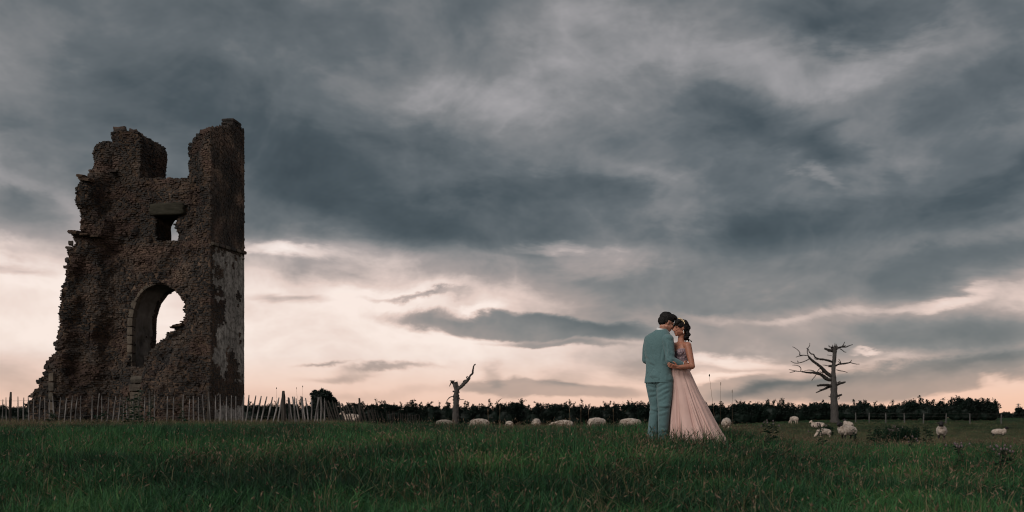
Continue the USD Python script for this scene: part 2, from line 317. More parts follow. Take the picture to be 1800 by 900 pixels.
M['skin_bride'] = principled('tanned_skin', 0, .5, .35, lambda g: g.ramp(g.noise(obj(g), 25, 4), [(.3, (.29, .125, .082)), (.7, (.35, .155, .102))]), subsurface_weight=.15, subsurface_scale=.01)
M['hair'] = principled('black_hair', 0, .6, .2, lambda g: (g.ramp(g.noise(g.node('mapping', 'vector', [('vector', obj(g))], scale=(25, 90, 60)), 2, 3), [(.3, (.004, .0035, .0035)), (.7, (.012, .009, .008))]), bumped(g, g.noise(g.node('mapping', 'vector', [('vector', obj(g))], scale=(25, 90, 60)), 2, 3), .8, .01)))
M['eye'] = principled('dark_lashes', (.012, .008, .006), .5)
M['lips'] = principled('lips', (.28, .07, .06), .5)
M['gold'] = principled('gold_leaf', (.75, .58, .36), .35, .5, metallic=.6)
M['pearl'] = principled('pearl', (.75, .70, .66), .3, .5)
def lace(g):
    v = g.node('voronoi_texture', 'distance', [('vector', obj(g))], feature='f1', scale=38.0)
    return g.ramp(v, [(.1, (.36, .26, .26)), (.4, (.23, .165, .185)), (.7, (.17, .13, .155))]), bumped(g, v, .8, .01)
M['lace'] = principled('beaded_lace', 0, .6, .4, lace)
g_ = Graph()
tc = g_.ramp(g_.noise(obj(g_), 5, 3), [(.3, (.62, .43, .385)), (.7, (.70, .50, .455))])
td = g_.node('principled_bsdf', 'BSDF', [('base_color', tc)], roughness=.75, specular_ior_level=.2, sheen_weight=.35, sheen_roughness=.4)
tt = g_.node('translucent_bsdf', 'BSDF', [('color', tc)])
M['tulle'] = usdkit.material(stage, '/World/Looks/blush_tulle', g_.n, g_.l, surface=g_.node('mix_closure', 'closure', [('closure1', td), ('closure2', tt)], fac=.28))
def wool(g):
    return g.ramp(g.noise(obj(g), 9, 5, .65), [(.32, (.17, .13, .105)), (.5, (.33, .275, .235)), (.72, (.45, .39, .34))]), bumped(g, g.noise(obj(g), 30, 4, .7), .9, .03)
M['wool'] = principled('cream_wool', 0, .95, .1, wool, sheen_weight=.2)
M['white_face'] = principled('white_faced_sheep', (.42, .34, .285), .8)
M['black_face'] = principled('black_faced_sheep', (.010, .009, .010), .7)

# ------------------------------------------------------------------ ground
LEFT = ([0, 5, 8, 11, 14, 18, 24, 35, 50, 75, 95, 110, 125, 160, 400, 3000, 9000], [-1.0, -.85, -.76, -.56, -.42, -.36, -.41, -.55, -.72, -.84, -.95, -1.0, -.9, -.6, -.6, -2.4, -9])
FAR_L = ([0, 5, 8, 11, 14, 18, 24, 39, 46, 60, 80, 110, 160, 400, 3000, 9000], [-1.0, -.85, -.76, -.58, -.45, -.38, -.34, -.27, -.25, -.4, -.7, -1.0, -.6, -.6, -2.4, -9])
RIGHT = ([0, 5, 8, 14, 20, 30, 40, 50, 65, 80, 95, 110, 125, 160, 400, 3000, 9000], [-1.0, -.85, -.78, -.66, -.74, -.95, -1.1, -1.2, -1.22, -1.1, -.72, -.38, -.16, -.14, -.5, -2.4, -9])
def H(x, y):
    x, y = np.asarray(x, float), np.asarray(y, float)
    Y = np.maximum(y, 0); a = x / np.maximum(Y, 8)
    z = np.interp(Y, *LEFT); fl = np.interp(Y, *FAR_L); r = np.interp(Y, *RIGHT)
    wr = sstep(a, .175, .33); wl = sstep(a, -.10, -.19)
    z = z * (1 - wr) * (1 - wl) + r * wr + fl * wl
    n = meshkit.fbm(np.stack([x * .45, y * .45, np.zeros_like(x)], -1), 3, 5) - .5
    return EYE + z + n * .10 * np.clip(1.2 - np.hypot(x, y) / 120, 0, 1)
def geom(a, b, step, k):
    out = [a]
    while out[-1] < b: out.append(out[-1] + step * (1 + abs(out[-1]) * k))
    return np.array(out)
gy = np.concatenate([-geom(2, 3000, 1, .15)[::-1], np.linspace(-1, 2, 4), geom(2.5, 9000, .35, .03)])
gx = geom(0, 6000, .35, .03); gx = np.concatenate([-gx[:0:-1], gx])
X, Yg = np.meshgrid(gx, gy, indexing='ij')
V = np.stack([X, Yg, H(X, Yg)], -1).reshape(-1, 3)
i, j = np.meshgrid(np.arange(len(gx) - 1), np.arange(len(gy) - 1), indexing='ij'); n_ = len(gy)
q = np.stack([i * n_ + j, (i + 1) * n_ + j, (i + 1) * n_ + j + 1, i * n_ + j + 1], -1).reshape(-1, 4)
top('ground', (V, q), M['soil'], 'rough pasture rising to a low crest', kind='structure', smooth=True)

# ------------------------------------------------------------------ ruined tower
PHI = math.radians(10)
OX, OY = -12.72, 42.0
EU = np.array([math.cos(PHI), -math.sin(PHI)]); EV = np.array([math.sin(PHI), math.cos(PHI)])
ZB = float(H(-15.5, 43)) - .25
def tw(u, v, z):
    u, v, z = np.broadcast_arrays(np.asarray(u, float), np.asarray(v, float), np.asarray(z, float))
    return np.stack([OX + u * EU[0] + v * EV[0], OY + u * EU[1] + v * EV[1], z], -1)
def tuv(px, py, v):
    """Along-the-wall and height coordinates of what is seen at a pixel, at depth v behind the tower's front."""
    a = (px - 900) / F
    u = (a * (OY + v * EV[1]) - OX - v * EV[0]) / (EU[0] - a * EU[1])
    Y = OY + u * EU[1] + v * EV[1]
    return u, EYE + (HOR - py) / F * Y
def tpoly(pts, v0, v1, vs=None):
    """A prism whose outline is given in pixels, from depth v0 to v1."""
    q = [tuv(p[0], p[1], (p[2] if len(p) > 2 else v0) if vs is None else vs) for p in pts]
    if sum(q[i][0] * q[(i + 1) % len(q)][1] - q[(i + 1) % len(q)][0] * q[i][1] for i in range(len(q))) < 0: q = q[::-1]
    m = Manifold.extrude(CrossSection([np.array(q)]), v1 - v0)                 # x = u, y = height, z = depth
    return m.translate([0, 0, v0])
THICK = 3.25
OUT = [(50, 752), (50, 715), (53, 700), (66, 682), (68, 670), (76, 662), (78, 645), (97, 622), (99, 606), (102, 590), (101, 570), (105, 545), (108, 520), (112, 490), (112, 470), (118, 448), (116, 436), (122, 426), (121, 407), (140, 409, .3), (140, 385, .3), (137, 372, .3), (132, 362, .3), (134, 345, .3), (132, 330, .3), (137, 322, .3), (134, 309, .3), (150, 312, .4), (156, 322, .6),
       (158, 300, .8), (200, 300, 1.0), (201, 262, 1.1), (203, 236, 1.2), (214, 233, 1.2), (228, 235, 1.2), (238, 233, 1.2), (246, 238, 1.2), (251, 246, 1.2), (252, 262, 1.2), (249, 285, 1.2), (250, 315, 1.2), (285, 316, 1.1), (312, 315, 1.0), (333, 316, .9), (334, 300, .9), (333, 267, .9), (334, 264, .8), (337, 252, .7), (345, 243, .5), (352, 234, .3), (362, 228, .1), (370, 226, 0), (370, 752, 0)]
ctrl = np.array([(60, 700, 0), (90, 690, .05), (100, 600, 0), (112, 520, .05), (120, 450, .15), (135, 420, .3), (140, 350, .3), (160, 280, .8), (150, 650, .55), (150, 560, .55), (155, 480, .6), (165, 400, .6), (200, 690, 1.0), (205, 600, 1.25), (213, 450, 1.3), (206, 350, 1.3), (230, 280, 1.0), (260, 270, 1.0), (270, 350, 1.05), (250, 440, 1.1), (300, 450, 1.0), (240, 540, 1.1), (232, 600, 1.15), (325, 290, .9),
                 (335, 330, .8), (330, 380, .8), (340, 440, .45), (346, 500, .15), (350, 560, 0), (335, 600, -.05), (310, 640, -.2), (290, 690, -.35), (258, 690, -.1), (236, 690, .35), (236, 650, .6), (290, 610, .25), (318, 570, .45), (325, 520, .7), (366, 300, 0), (366, 400, 0), (366, 500, 0), (366, 600, 0), (366, 700, -.05)], float)
cu = np.array([tuv(c[0], c[1], c[2]) for c in ctrl])
def depth(u, z):
    d2 = ((u[:, None] - cu[None, :, 0]) ** 2 + (.6 * (z[:, None] - cu[None, :, 1])) ** 2) + .02
    w = d2 ** -2.0
    return (w * ctrl[None, :, 2]).sum(1) / w.sum(1)
body = tpoly(OUT, 0, THICK)
# the stair turret's round remnant, left of the top
uc, _ = tuv(176, 300, 1.2); z0 = tuv(176, 345, 1.2)[1]; z1 = tuv(176, 259, 1.2)[1]
ul, ur = tuv(154, 300, 1.2)[0], tuv(198, 300, 1.2)[0]
rt = (ur - ul) / 2
cyl = Manifold.cylinder(z1 - z0, rt, rt, 28).rotate([-90, 0, 0]).translate([uc, z0, 1.35])
cap = Manifold.sphere(1, 24).scale([rt * .98, .38, rt]).translate([uc, z1, 1.35])
body = body + (cyl if cyl.bounding_box()[4] > z0 + .1 else Manifold.cylinder(z1 - z0, rt, rt, 28).rotate([90, 0, 0]).translate([uc, z1, 1.35])) + cap
# arch, broken right jamb, and the small window
ARCH = [(229, 646), (228, 590), (230, 550), (237, 526), (250, 508), (265, 499), (281, 496), (298, 500), (313, 510), (324, 523, .9), (330, 540, .8), (331, 552, .7), (326, 562, .5), (315, 568, .4), (306, 577, .35), (293, 590, .3), (281, 603, .3), (270, 614, .3), (258, 630, .3), (250, 646, .3)]
body -= tpoly(ARCH and [(p[0], p[1], p[2] if len(p) > 2 else 1.05) for p in ARCH], -1, 9)
WIN = [(277, 424), (277, 379), (317, 379), (317, 424)]
body -= tpoly([(p[0], p[1], 1.05) for p in WIN], -1, 1.75)
SLIT = [(298, 423), (298, 397), (301, 389), (307, 384), (314, 386), (316, 423)]
body -= tpoly([(p[0], p[1], 2.2) for p in SLIT], -1, 9)
us_, zs_ = tuv(307, 405, 2.2)
body -= Manifold.cube([1.9, 1.7, 3]).translate([us_ - 1.6, zs_ - .9, 1.95])
body_keep = body
t = tri(body.refine_to_length(.15)); t.merge_vertices()
v = np.array(t.vertices); nrm = np.array(t.vertex_normals)
u_, z_, d_ = v[:, 0].copy(), v[:, 1].copy(), v[:, 2].copy()
dd = depth(u_, z_); ragged = sstep(u_, -.05, -.5)
side = 1 - sstep(-u_, .02, .25)                      # the outer side face stays true
d_ = d_ + dd * (1 - d_ / THICK) * np.where(u_ < -.02, 1, 0)
amp = (.03 + .17 * sstep(-u_, .1, .8) * sstep(THICK - d_, .1, .5)) * (1 - .55 * sstep(z_, 10.8, 11.6))
neat = np.exp(-(((u_ - us_) / .55) ** 2 + ((z_ - zs_) / .6) ** 2) ** 2)
from shapely.geometry import Polygon, Point
import shapely
arch_poly = Polygon([tuv(p[0], p[1], p[2] if len(p) > 2 else 1.05) for p in ARCH])
neat = np.maximum(neat, .8 * (shapely.contains_xy(arch_poly.buffer(.12), u_, z_) & (u_ < tuv(318, 540, 1.05)[0]) & (z_ > tuv(0, 575, 1.05)[1])))
amp = amp * (1 - .85 * neat)
nn = np.stack([meshkit.fbm(np.stack([u_, z_ * 1.3, d_], -1) * 2.6 + k * 17, 4, k) - .5 for k in range(3)], -1)
u2 = u_ + nn[:, 0] * 2.0 * amp * np.where(u_ > -.03, .15, 1); z2 = z_ + nn[:, 1] * 1.3 * amp * np.where(z_ > ZB + .3, 1, 0); d2 = d_ + nn[:, 2] * 2.2 * amp
z2 = z2 + .33 * np.clip(d_, 0, 2.6) * sstep(z_, 11.2, 13.0) * sstep(u_, -.75, -.2)
z2 = np.where(z_ < ZB + .1, np.minimum(z_, ZB), z2)
t.vertices = tw(u2, d2, z2); t.fix_normals()
tower = thing('ruined_tower', 'tall ruined flint and brick church tower with a broken arch', 'ruin', (OX - 4, OY + 1.5, ZB))
fc = t.triangles_center; fu = (fc[:, :2] - [OX, OY]) @ EU; fv = (fc[:, :2] - [OX, OY]) @ EV; fz = fc[:, 2]; fn = t.face_normals
onside = (fn[:, :2] @ EU > .8) & (fu > -.35)
ZS = 8.33                                            # height of the string course
hole = .62 * meshkit.fbm(np.stack([fu * 0, fv, fz], -1) * 1.1 + 3, 4, 9) + .38 * meshkit.fbm(np.stack([fu * 0, fv, fz], -1) * 4.2, 3, 19)
lowpatch = np.exp(-(((fv - 2.1) / .8) ** 2 + ((fz - 2.9) / .8) ** 2)) * .3 + np.exp(-((fz - 2.0) / .55) ** 2) * .25 + np.exp(-(fv / .45) ** 2) * .25 + .12 * np.exp(-(((fv - .9) / .7) ** 2 + ((fz - 5.9) / .9) ** 2))
plastered = onside & (fz < ZS) & (hole + lowpatch < .635)
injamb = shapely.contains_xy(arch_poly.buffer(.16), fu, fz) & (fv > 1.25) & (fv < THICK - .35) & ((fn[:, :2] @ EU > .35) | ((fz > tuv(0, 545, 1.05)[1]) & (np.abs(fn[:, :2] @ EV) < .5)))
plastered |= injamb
part(tower, 'rubble_wall', t.submesh([~plastered], append=True), M['core'])
part(tower, 'rendered_face', t.submesh([plastered & ~injamb], append=True), M['plaster'], label='grey rendered face below the ledge')
if (injamb).any(): part(tower, 'jamb_render', t.submesh([injamb], append=True), M['jamb'])

def stones(mesh, keep, n, L=(.09, .22), Hh=(.045, .10), D=.10, seed=1, row=.085, jit=.012):
    """Rough stones and bricks set in level rows over the faces of a mesh."""
    r = np.random.default_rng(seed)
    sub = mesh.submesh([keep], append=True)
    p, fi = trimesh.sample.sample_surface(sub, n, seed=seed)
    nr = sub.face_normals[fi]
    fl = np.abs(nr[:, 2]) > .75
    p = np.array(p); p[:, 2] = np.where(fl, p[:, 2], np.round(p[:, 2] / row) * row + r.normal(0, jit, len(p)))
    tng = np.cross([0, 0, 1.0], nr); tng[fl] = np.stack([np.cos(a := r.random(fl.sum()) * 6.3), np.sin(a), 0 * a], -1)
    tng /= np.linalg.norm(tng, axis=1, keepdims=True) + 1e-9
    key = np.round(np.stack([p @ EUV for EUV in (np.append(EU, 0), np.append(EV, 0))], -1) / .16).astype(int)
    key = np.column_stack([key, np.round(p[:, 2] / row).astype(int)])
    _, keep_i = np.unique(key, axis=0, return_index=True)
    p, nr, tng = p[keep_i], nr[keep_i], tng[keep_i]
    out = np.cross(tng, [0, 0, 1.0]); out = np.where((np.abs(nr[:, 2]) > .75)[:, None], np.cross(tng, nr), out); s = np.sign((out * nr).sum(1)); s[s == 0] = 1
    n3 = np.where((np.abs(nr[:, 2]) > .75)[:, None], nr, out * s[:, None])
    up = np.cross(n3, tng)
    pu, pv = (p[:, :2] - [OX, OY]) @ EU, (p[:, :2] - [OX, OY]) @ EV
    ok = (pv < THICK - .06) & (pu < .16) & ~((np.abs(pu - us_) < .5) & (np.abs(p[:, 2] - zs_) < .62) & (pv > 1.75)); p, nr, tng, n3, up, pu, pv = p[ok], nr[ok], tng[ok], n3[ok], up[ok], pu[ok], pv[ok]
    m = len(p)
    hl, hh = r.uniform(*L, m) / 2, r.uniform(*Hh, m) / 2
    cube = np.array([(x, y, z) for x in (-1, 1) for y in (-1, 1) for z in (-1, .0, 1)], float)   # a box with a waist, front narrower
    cube = np.array([(-1, -1, -1), (1, -1, -1), (1, 1, -1), (-1, 1, -1), (-.82, -.75, 1), (.82, -.75, 1), (.82, .75, 1), (-.82, .75, 1)], float)
    faces = np.array([(4, 5, 6), (4, 6, 7), (0, 1, 5), (0, 5, 4), (1, 2, 6), (1, 6, 5), (2, 3, 7), (2, 7, 6), (3, 0, 4), (3, 4, 7), (0, 2, 1), (0, 3, 2)])
    c = np.repeat(cube[None], m, 0) + r.uniform(-.28, .28, (m, 8, 3))
    th = r.normal(0, .10, m); ct, st_ = np.cos(th), np.sin(th)
    a1 = tng * ct[:, None] + up * st_[:, None]; a2 = up * ct[:, None] - tng * st_[:, None]
    dp = r.uniform(.3, 1.0, m) * D * np.where((np.abs(nr @ np.append(EU, 0)) > .8) & (pu > -.3), .6, 1.0)
    vv = p[:, None] + c[..., :1] * (hl[:, None, None] * a1[:, None]) + c[..., 1:2] * (hh[:, None, None] * a2[:, None]) + c[..., 2:] * (dp[:, None, None] * .5 * n3[:, None])
    ff = faces[None] + 8 * np.arange(m)[:, None, None]
    return trimesh.Trimesh(vv.reshape(-1, 3), ff.reshape(-1, 3), process=False)
front_like = ~plastered & (fz > ZB)
seen = front_like & ~((fn[:, :2] @ EV > .5) & (fv > THICK - .5))
part(tower, 'stonework', stones(t, seen, 60000), M['flint'], kind='stuff')
part(tower, 'stonework', stones(t, front_like & ~seen, 9000, seed=2), M['flint'], kind='stuff')
part(tower, 'exposed_flints', stones(t, onside & (fz > ZS), 6000, (.10, .22), (.07, .15), .13, seed=8, row=.11, jit=.06), M['flint_face'], kind='stuff')

def block(l, h, d, seed, jit=.1, sub=1, amp=.02):
    """A weathered block, centred: l long (x), d deep (y), h high (z)."""
    m = trimesh.creation.box([l, d, h])
    for _ in range(sub): m = m.subdivide()
    r = np.random.default_rng(seed); m.merge_vertices()
    vv = np.array(m.vertices); k = 1 - .10 * (np.abs(vv / [l / 2, d / 2, h / 2]) > .98).sum(1).clip(1) * .5
    m.vertices = vv * k[:, None] + r.normal(0, 1, vv.shape) * np.array([l, d, h]) * jit * .25
    return m
RT = np.array([[EU[0], EV[0], 0], [EU[1], EV[1], 0], [0, 0, 1]])
def place(m, u, v, z, rz=0, tilt=0, spin=0):
    m = m.copy(); m.vertices = np.array(m.vertices) @ frame(rz, tilt, spin).T @ RT.T + tw(u, v, z); return m
k = 0
# lintel over the window, string course on the side, ledges on the left
u0, zt = tuv(262, 358, .75); u1, zb_ = tuv(326, 378, .75)
part(tower, 'lintel', place(block(u1 - u0, zt - zb_, .8, 3, .05, 3), (u0 + u1) / 2, 1.0, (zt + zb_) / 2), M['lintel'], smooth=40, label='long stone lintel over the small window')
for i in range(6):
    w = THICK / 6
    part(tower, 'string_course_slab', place(block(w * .97, .15, .36, 20 + i, .04, 2), -.02 + rnd.uniform(-.01, .01), (i + .5) * w, ZS + .02 * i, math.pi / 2), M['flint' if i % 2 else 'dressed'])
for (px, py, v_, l, h_, tl) in [(149, 315, .3, .5, .15, -.12), (141, 309, .25, .34, .13, -.1), (130, 409, .1, .34, .12, 0), (148, 412, .2, .45, .1, -.04), (166, 415, .35, .5, .1, 0), (312, 572, .3, .5, .12, .15), (305, 574, .35, .32, .07, .25)]:
    u, z = tuv(px, py, v_); k += 1
    part(tower, 'ledge_stone', place(block(l, h_, .6, 40 + k, .12, 1), u, v_ + .2, z, 0, tl), M['core'])
# dressed stones: left jamb, arch ring, pier foot, corner blocks
def ring(pts, v_, wid, d_, nblk, seed):
    p = curve([np.array(tuv(a, b, v_)) for a, b in pts], 12); s = np.concatenate([[0], np.cumsum(np.linalg.norm(np.diff(p, axis=0), axis=1))])
    for i in range(nblk):
        s0, s1 = s[-1] * (i + .005) / nblk, s[-1] * (i + .995) / nblk
        a = np.array([np.interp([s0, s1], s, p[:, k]) for k in range(2)]).T; mid = a.mean(0); dr = a[1] - a[0]; L = np.linalg.norm(dr); ang = math.atan2(dr[1], dr[0])
        part(tower, 'arch_stone', place(block(L, wid, d_, seed + i, .03, 1), mid[0], v_ + d_ / 2 + rnd.uniform(-.015, .015), mid[1], 0, ang), M['dressed'])
ring([(228, 652), (227, 600), (229, 552), (236, 528)], 1.02, .26, .36, 8, 100)
ring([(236, 530), (248, 511), (263, 501), (281, 497), (299, 502), (313, 513), (322, 528)], 1.0, .13, .36, 13, 120)
for i in range(6):
    pz = 660 + i * 14
    u, z = tuv(241 + rnd.uniform(-1, 1), pz + 7, .2)
    part(tower, 'pier_stone', place(block(.62 + .06 * (i % 2), .33, .8, 150 + i, .07, 1), u, .45, z), M['dressed'])
for i in range(4):
    u, z = tuv(89, 655 + i * 17 + 8, -.1)
    part(tower, 'corner_stone', place(block(.24 + .05 * (i % 2), .39, .5, 160 + i, .06, 1), u, .12, z), M['dressed'])
for i in range(14):                                    # brick pillar at the far right corner of the top
    part(tower, 'pillar_course', place(block(.62 + rnd.uniform(-.03, .03), .135, .98, 170 + i, .05, 1), -.33, 2.66, 12.37 + i * .142), M['flint'])
# loose lumps on the broken tops
tops = [(208, 229, 1.2, .56, .40), (203, 239, 1.2, .34, .3), (236, 236, 1.2, .35, .25), (232, 233, 1.5, .4, .3)]
for a in np.linspace(0, 1, 120):
    px = 52 + a * 330
    cand = [(p, q_) for p, q_ in zip(OUT, OUT[1:]) if (p[0] - px) * (q_[0] - px) <= 0 and p[0] != q_[0]]
    for p, q_ in cand[:1]:
        s = (px - p[0]) / (q_[0] - p[0]); tops.append((px, p[1] + s * (q_[1] - p[1]) + rnd.uniform(-1, 3), (p[2] if len(p) > 2 else 0) + rnd.uniform(0, .5), rnd.uniform(.16, .34), rnd.uniform(.12, .22)))
for i in range(70):                                   # the spill of rubble in the broken arch
    s = rnd.random(); px = 322 - s * 75 + rnd.uniform(0, 26); py = 575 + s * 85 + rnd.uniform(0, 45); tops.append((px, py, .05 + rnd.uniform(-.1, .1), rnd.uniform(.16, .32), rnd.uniform(.11, .2)))
for i in range(60):                                    # and down the left shoulder
    s = rnd.random(); tops.append((52 + s * 52 + rnd.uniform(0, 12), 735 - s * 135 + rnd.uniform(0, 14), rnd.uniform(-.05, .15), rnd.uniform(.16, .34), rnd.uniform(.11, .2)))
for i, (px, py, v_, l, h_) in enumerate(tops):
    u, z = tuv(px, py, v_)
    part(tower, 'stone', place(block(l, h_, l * .9, 300 + i, .22, 1), u, v_ + .12, z, rnd.uniform(-.5, .5), rnd.uniform(-.2, .2), rnd.uniform(-.2, .2)), M['flint'])

# ------------------------------------------------------------------ paling fences
def pale(x, y, lean_x, lean_y, h, w, seed):
    """A split chestnut pale: a rough three-sided stave with a cut point."""
    r = np.random.default_rng(seed); z = float(H(x, y)) - .08; zz = np.linspace(0, 1, 6)
    bow = r.normal(0, .012, 2)
    p = np.stack([x + lean_x * zz * h + bow[0] * np.sin(zz * 3), y + lean_y * zz * h + bow[1] * np.sin(zz * 3), z + zz * (h + .08)], -1)
    return tube(p, w * np.array([1.0, 1.02, .98, 1.0, .92, .62]) * .5, 6, True, seed, .16)
def wire(pts, r=.004): return tube(pts, r, 4, False)
fence = thing('paling_fence', 'grey split chestnut paling fence standing across the front of the ruined tower', 'fence', (-15, 38.3, float(H(-15, 38.3))))
r_ = np.random.default_rng(3); rails = []
px, k = -6.0, 0
while px < 432:
    Y = 38.2 + .5 * math.sin(px * .013); b = P(px, 740, Y)
    hgt = 1.05 + r_.normal(0, .045); ln = r_.normal(0, .035) + (.06 if 100 < px < 220 else 0)
    if r_.random() > .05: part(fence, 'pale', pale(b[0], Y, ln, r_.normal(0, .03), hgt, r_.uniform(.036, .056), 1000 + k), M['pale'], smooth=40)
    rails.append((b[0], Y - .03, float(H(b[0], Y)))); px += r_.normal(9.3, 1.1); k += 1
for hh in (.30, .62, .92): part(fence, 'wire', wire([(x, y, z + hh + .02 * math.sin(x * 3)) for x, y, z in rails]), M['wire'])
for px in (18, 262, 366):
    b = P(px, 740, 38.45); part(fence, 'post', pale(b[0], 38.45, .02, 0, 1.25, .11, int(px)), M['post'], smooth=40)

fence2 = thing('paling_fence', 'short run of paling fence tilting right, between the tower and the dark post', 'fence', (-9.5, 37.5, float(H(-9.5, 37.5))))
rails = []
for k, (px, tp) in enumerate([(431, 437), (441, 449), (449, 459), (457, 469), (468, 479), (478, 490), (487, 496)]):
    Y = 37.6 - k * .15; b = P(px, 742, Y); h = (746 - 695 - k * .8) / F * Y
    part(fence2, 'pale', pale(b[0], Y, (tp - px) / 48., r_.normal(0, .03), h, .062, 2000 + k), M['pale'], smooth=40); rails.append((b[0] + .1, Y - .03, float(H(b[0], Y))))
for hh in (.28, .7): part(fence2, 'wire', wire([(x + .12 * hh, y, z + hh) for x, y, z in rails]), M['wire'])
b = P(498, 740, 36.4)
part(fence2, 'post', pale(b[0], 36.4, 0, 0, 1.22, .17, 77), M['post'], smooth=40, label='thick dark fence post')

fence3 = thing('paling_fence', 'sagging paling fence running from the dark post down behind the grassy crest', 'fence', (-6, 44, float(H(-6, 44))))
px, k, rails = 504.0, 0, []
while px < 742:
    s = (px - 504) / 238; Y = 36.5 + 22 * s ** 1.3; b = P(px, 735, Y)
    leans = -.14 if px < 545 else (.05 if px < 572 else (-.30 if px < 680 else -.08)); leans += r_.normal(0, .05)
    if px < 572: h = 1.02 + r_.normal(0, .03)
    elif px < 690: h = .96 + r_.normal(0, .06)
    else: h = 1.0 - .15 * (px - 690) / 50
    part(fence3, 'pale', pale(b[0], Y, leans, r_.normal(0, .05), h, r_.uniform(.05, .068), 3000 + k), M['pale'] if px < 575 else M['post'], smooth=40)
    rails.append((b[0], Y - .03, float(H(b[0], Y)))); px += (5.3 if px < 570 else 4.2) + r_.normal(0, .7); k += 1
for hh in (.3, .6, .85): part(fence3, 'wire', wire([(x + leans * hh * .3, y, z + hh - .05 * math.sin(i * .7)) for i, (x, y, z) in enumerate(rails)]), M['wire'])
b = P(633, 740, 46.0); part(fence3, 'post', pale(b[0], 46.0, -.03, 0, 1.3, .12, 79), M['post'], smooth=40)

stock = thing('stock_fence', 'low wire stock fence with pale posts in front of the right hand hedge', 'fence', (30, 98, float(H(30, 98))))
rails = []
for k, px in enumerate((1504, 1528, 1557, 1590, 1623, 1662, 1705, 1760, 1812)):
    Y = 100 - k * .6; b = P(px, 738, Y); part(stock, 'post', pale(b[0], Y, r_.normal(0, .04), 0, 1.05, .12, 500 + k), M['field_post'], smooth=40); rails.append((b[0], Y - .05, float(H(b[0], Y))))
for hh in (.35, .7, 1.0): part(stock, 'wire', wire([(x, y, z + hh) for x, y, z in rails], .006), M['wire'])

# ------------------------------------------------------------------ hedges, bushes, far trees
def leaf_cards(c, size, seed, up=.0):
    """Small leaf-shaped faces (a bent pair of triangles) at points c."""
    r = np.random.default_rng(seed); n = len(c)
    d = r.normal(size=(n, 3)) + [0, 0, up]; d /= np.linalg.norm(d, axis=1, keepdims=True)
    s = np.cross(d, r.normal(size=(n, 3))); s /= np.linalg.norm(s, axis=1, keepdims=True); m = np.cross(d, s)
    L = (size * r.uniform(.6, 1.4, n))[:, None]
    v = np.stack([c - d * L * .5, c + s * L * .28 + m * L * .08, c + d * L * .5, c - s * L * .28 + m * L * .08], 1)
    f = np.array([(0, 1, 2), (0, 2, 3)])[None] + 4 * np.arange(n)[:, None, None]
    return v.reshape(-1, 3), f.reshape(-1, 3)
def bush_points(n, cx, cy, z, rx, ry, h, r):
    """Leaves crowd near the outer skin of lumpy domes, with shoots standing up from the top."""
    lumps = [(cx + r.uniform(-.75, .75) * rx, cy + r.uniform(-.5, .5) * ry, z + r.uniform(.35, .78) * h, r.uniform(.22, .42) * min(rx, h)) for _ in range(9)] + [(cx, cy, z + .45 * h, .5 * min(rx, h))]
    out = []
    for (a, b, c, q) in lumps:
        m = n // len(lumps); d = r.normal(size=(m, 3)); d /= np.linalg.norm(d, axis=1, keepdims=True)
        out.append(np.array([a, b, c]) + d * (q * r.uniform(.4, 1.18, m) ** .7)[:, None] * [1.15, 1, 1] + r.normal(0, .05, (m, 3)))
    p = np.vstack(out); p[:, 2] = np.maximum(p[:, 2], z + .03); return p
def shoots(n, cx, cy, z, rx, ry, h, r):
    ls, ps = [], []
    for _ in range(n):
        x, y = cx + r.uniform(-1, 1) * rx, cy + r.uniform(-.6, .6) * ry; z0 = z + h * r.uniform(.65, .85); L = h * r.uniform(.14, .30)
        p = curve([(x, y, z0), (x + r.normal(0, .08), y, z0 + L * .5), (x + r.normal(0, .16), y + r.normal(0, .1), z0 + L)], 3)
        ls.append(tube(p, np.linspace(.018, .005, len(p)), 4)); t_ = r.random(30)
        ps.append(np.stack([np.interp(t_, np.linspace(0, 1, len(p)), p[:, k]) for k in range(3)], -1) + r.normal(0, .06, (30, 3)))
    return ls, np.vstack(ps)
def hedge(name, label, category, px0, px1, Y, top_of, seed, dens=2300, size=.165, group=None):
    r = np.random.default_rng(seed); x0, x1 = (px0 - 900) / F * Y, (px1 - 900) / F * Y
    t_ = thing(name, label, category, ((x0 + x1) / 2, Y, float(H((x0 + x1) / 2, Y))), group)
    C, W, cores = [], [], []; x = x0 + .6
    while x < x1 - .3:
        rx = r.uniform(.8, 1.5); y = Y + r.normal(0, .3); z = float(H(x, y)); px = 900 + x / y * F
        zt = EYE + (HOR - top_of(px)) / F * y + r.normal(0, .10); h = (zt - z) * .92
        C.append(bush_points(int(dens * rx * h / 2), x, y, z, rx, 1.0, h, r)); ls, sp = shoots(r.integers(1, 5), x, y, z, rx, 1.0, h, r); C += [sp, sp + r.normal(0, .06, sp.shape)]; W += ls
        cores.append(rough(soften(egg((x, y, z + h * .36), (rx * .85, .55, h * .36), 12), .3, 2), .18, 1.8, r.integers(99)))
        for _ in range(3): W.append(tube(curve([(x + r.normal(0, .2), y, z - .1), (x + r.normal(0, .4), y + r.normal(0, .2), z + h * .4), (x + r.normal(0, .6), y + r.normal(0, .3), z + h * .75)], 3), np.linspace(.05, .015, 7), 5))
        x += rx * .85
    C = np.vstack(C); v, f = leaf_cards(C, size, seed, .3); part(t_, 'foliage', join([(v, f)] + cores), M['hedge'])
    part(t_, 'branches', join(W), M['hedge_wood']); return t_
def tops_l(px): return 704.5 + 1.5 * math.sin(px * .11) + 2 * math.sin(px * .031 + 1) + (7 * math.exp(-((px - 940) / 10) ** 2)) - 4 * math.exp(-((px - 912) / 9) ** 2) - 5 * math.exp(-((px - 985) / 12) ** 2) - 2 * math.exp(-((px - 1100) / 20) ** 2)
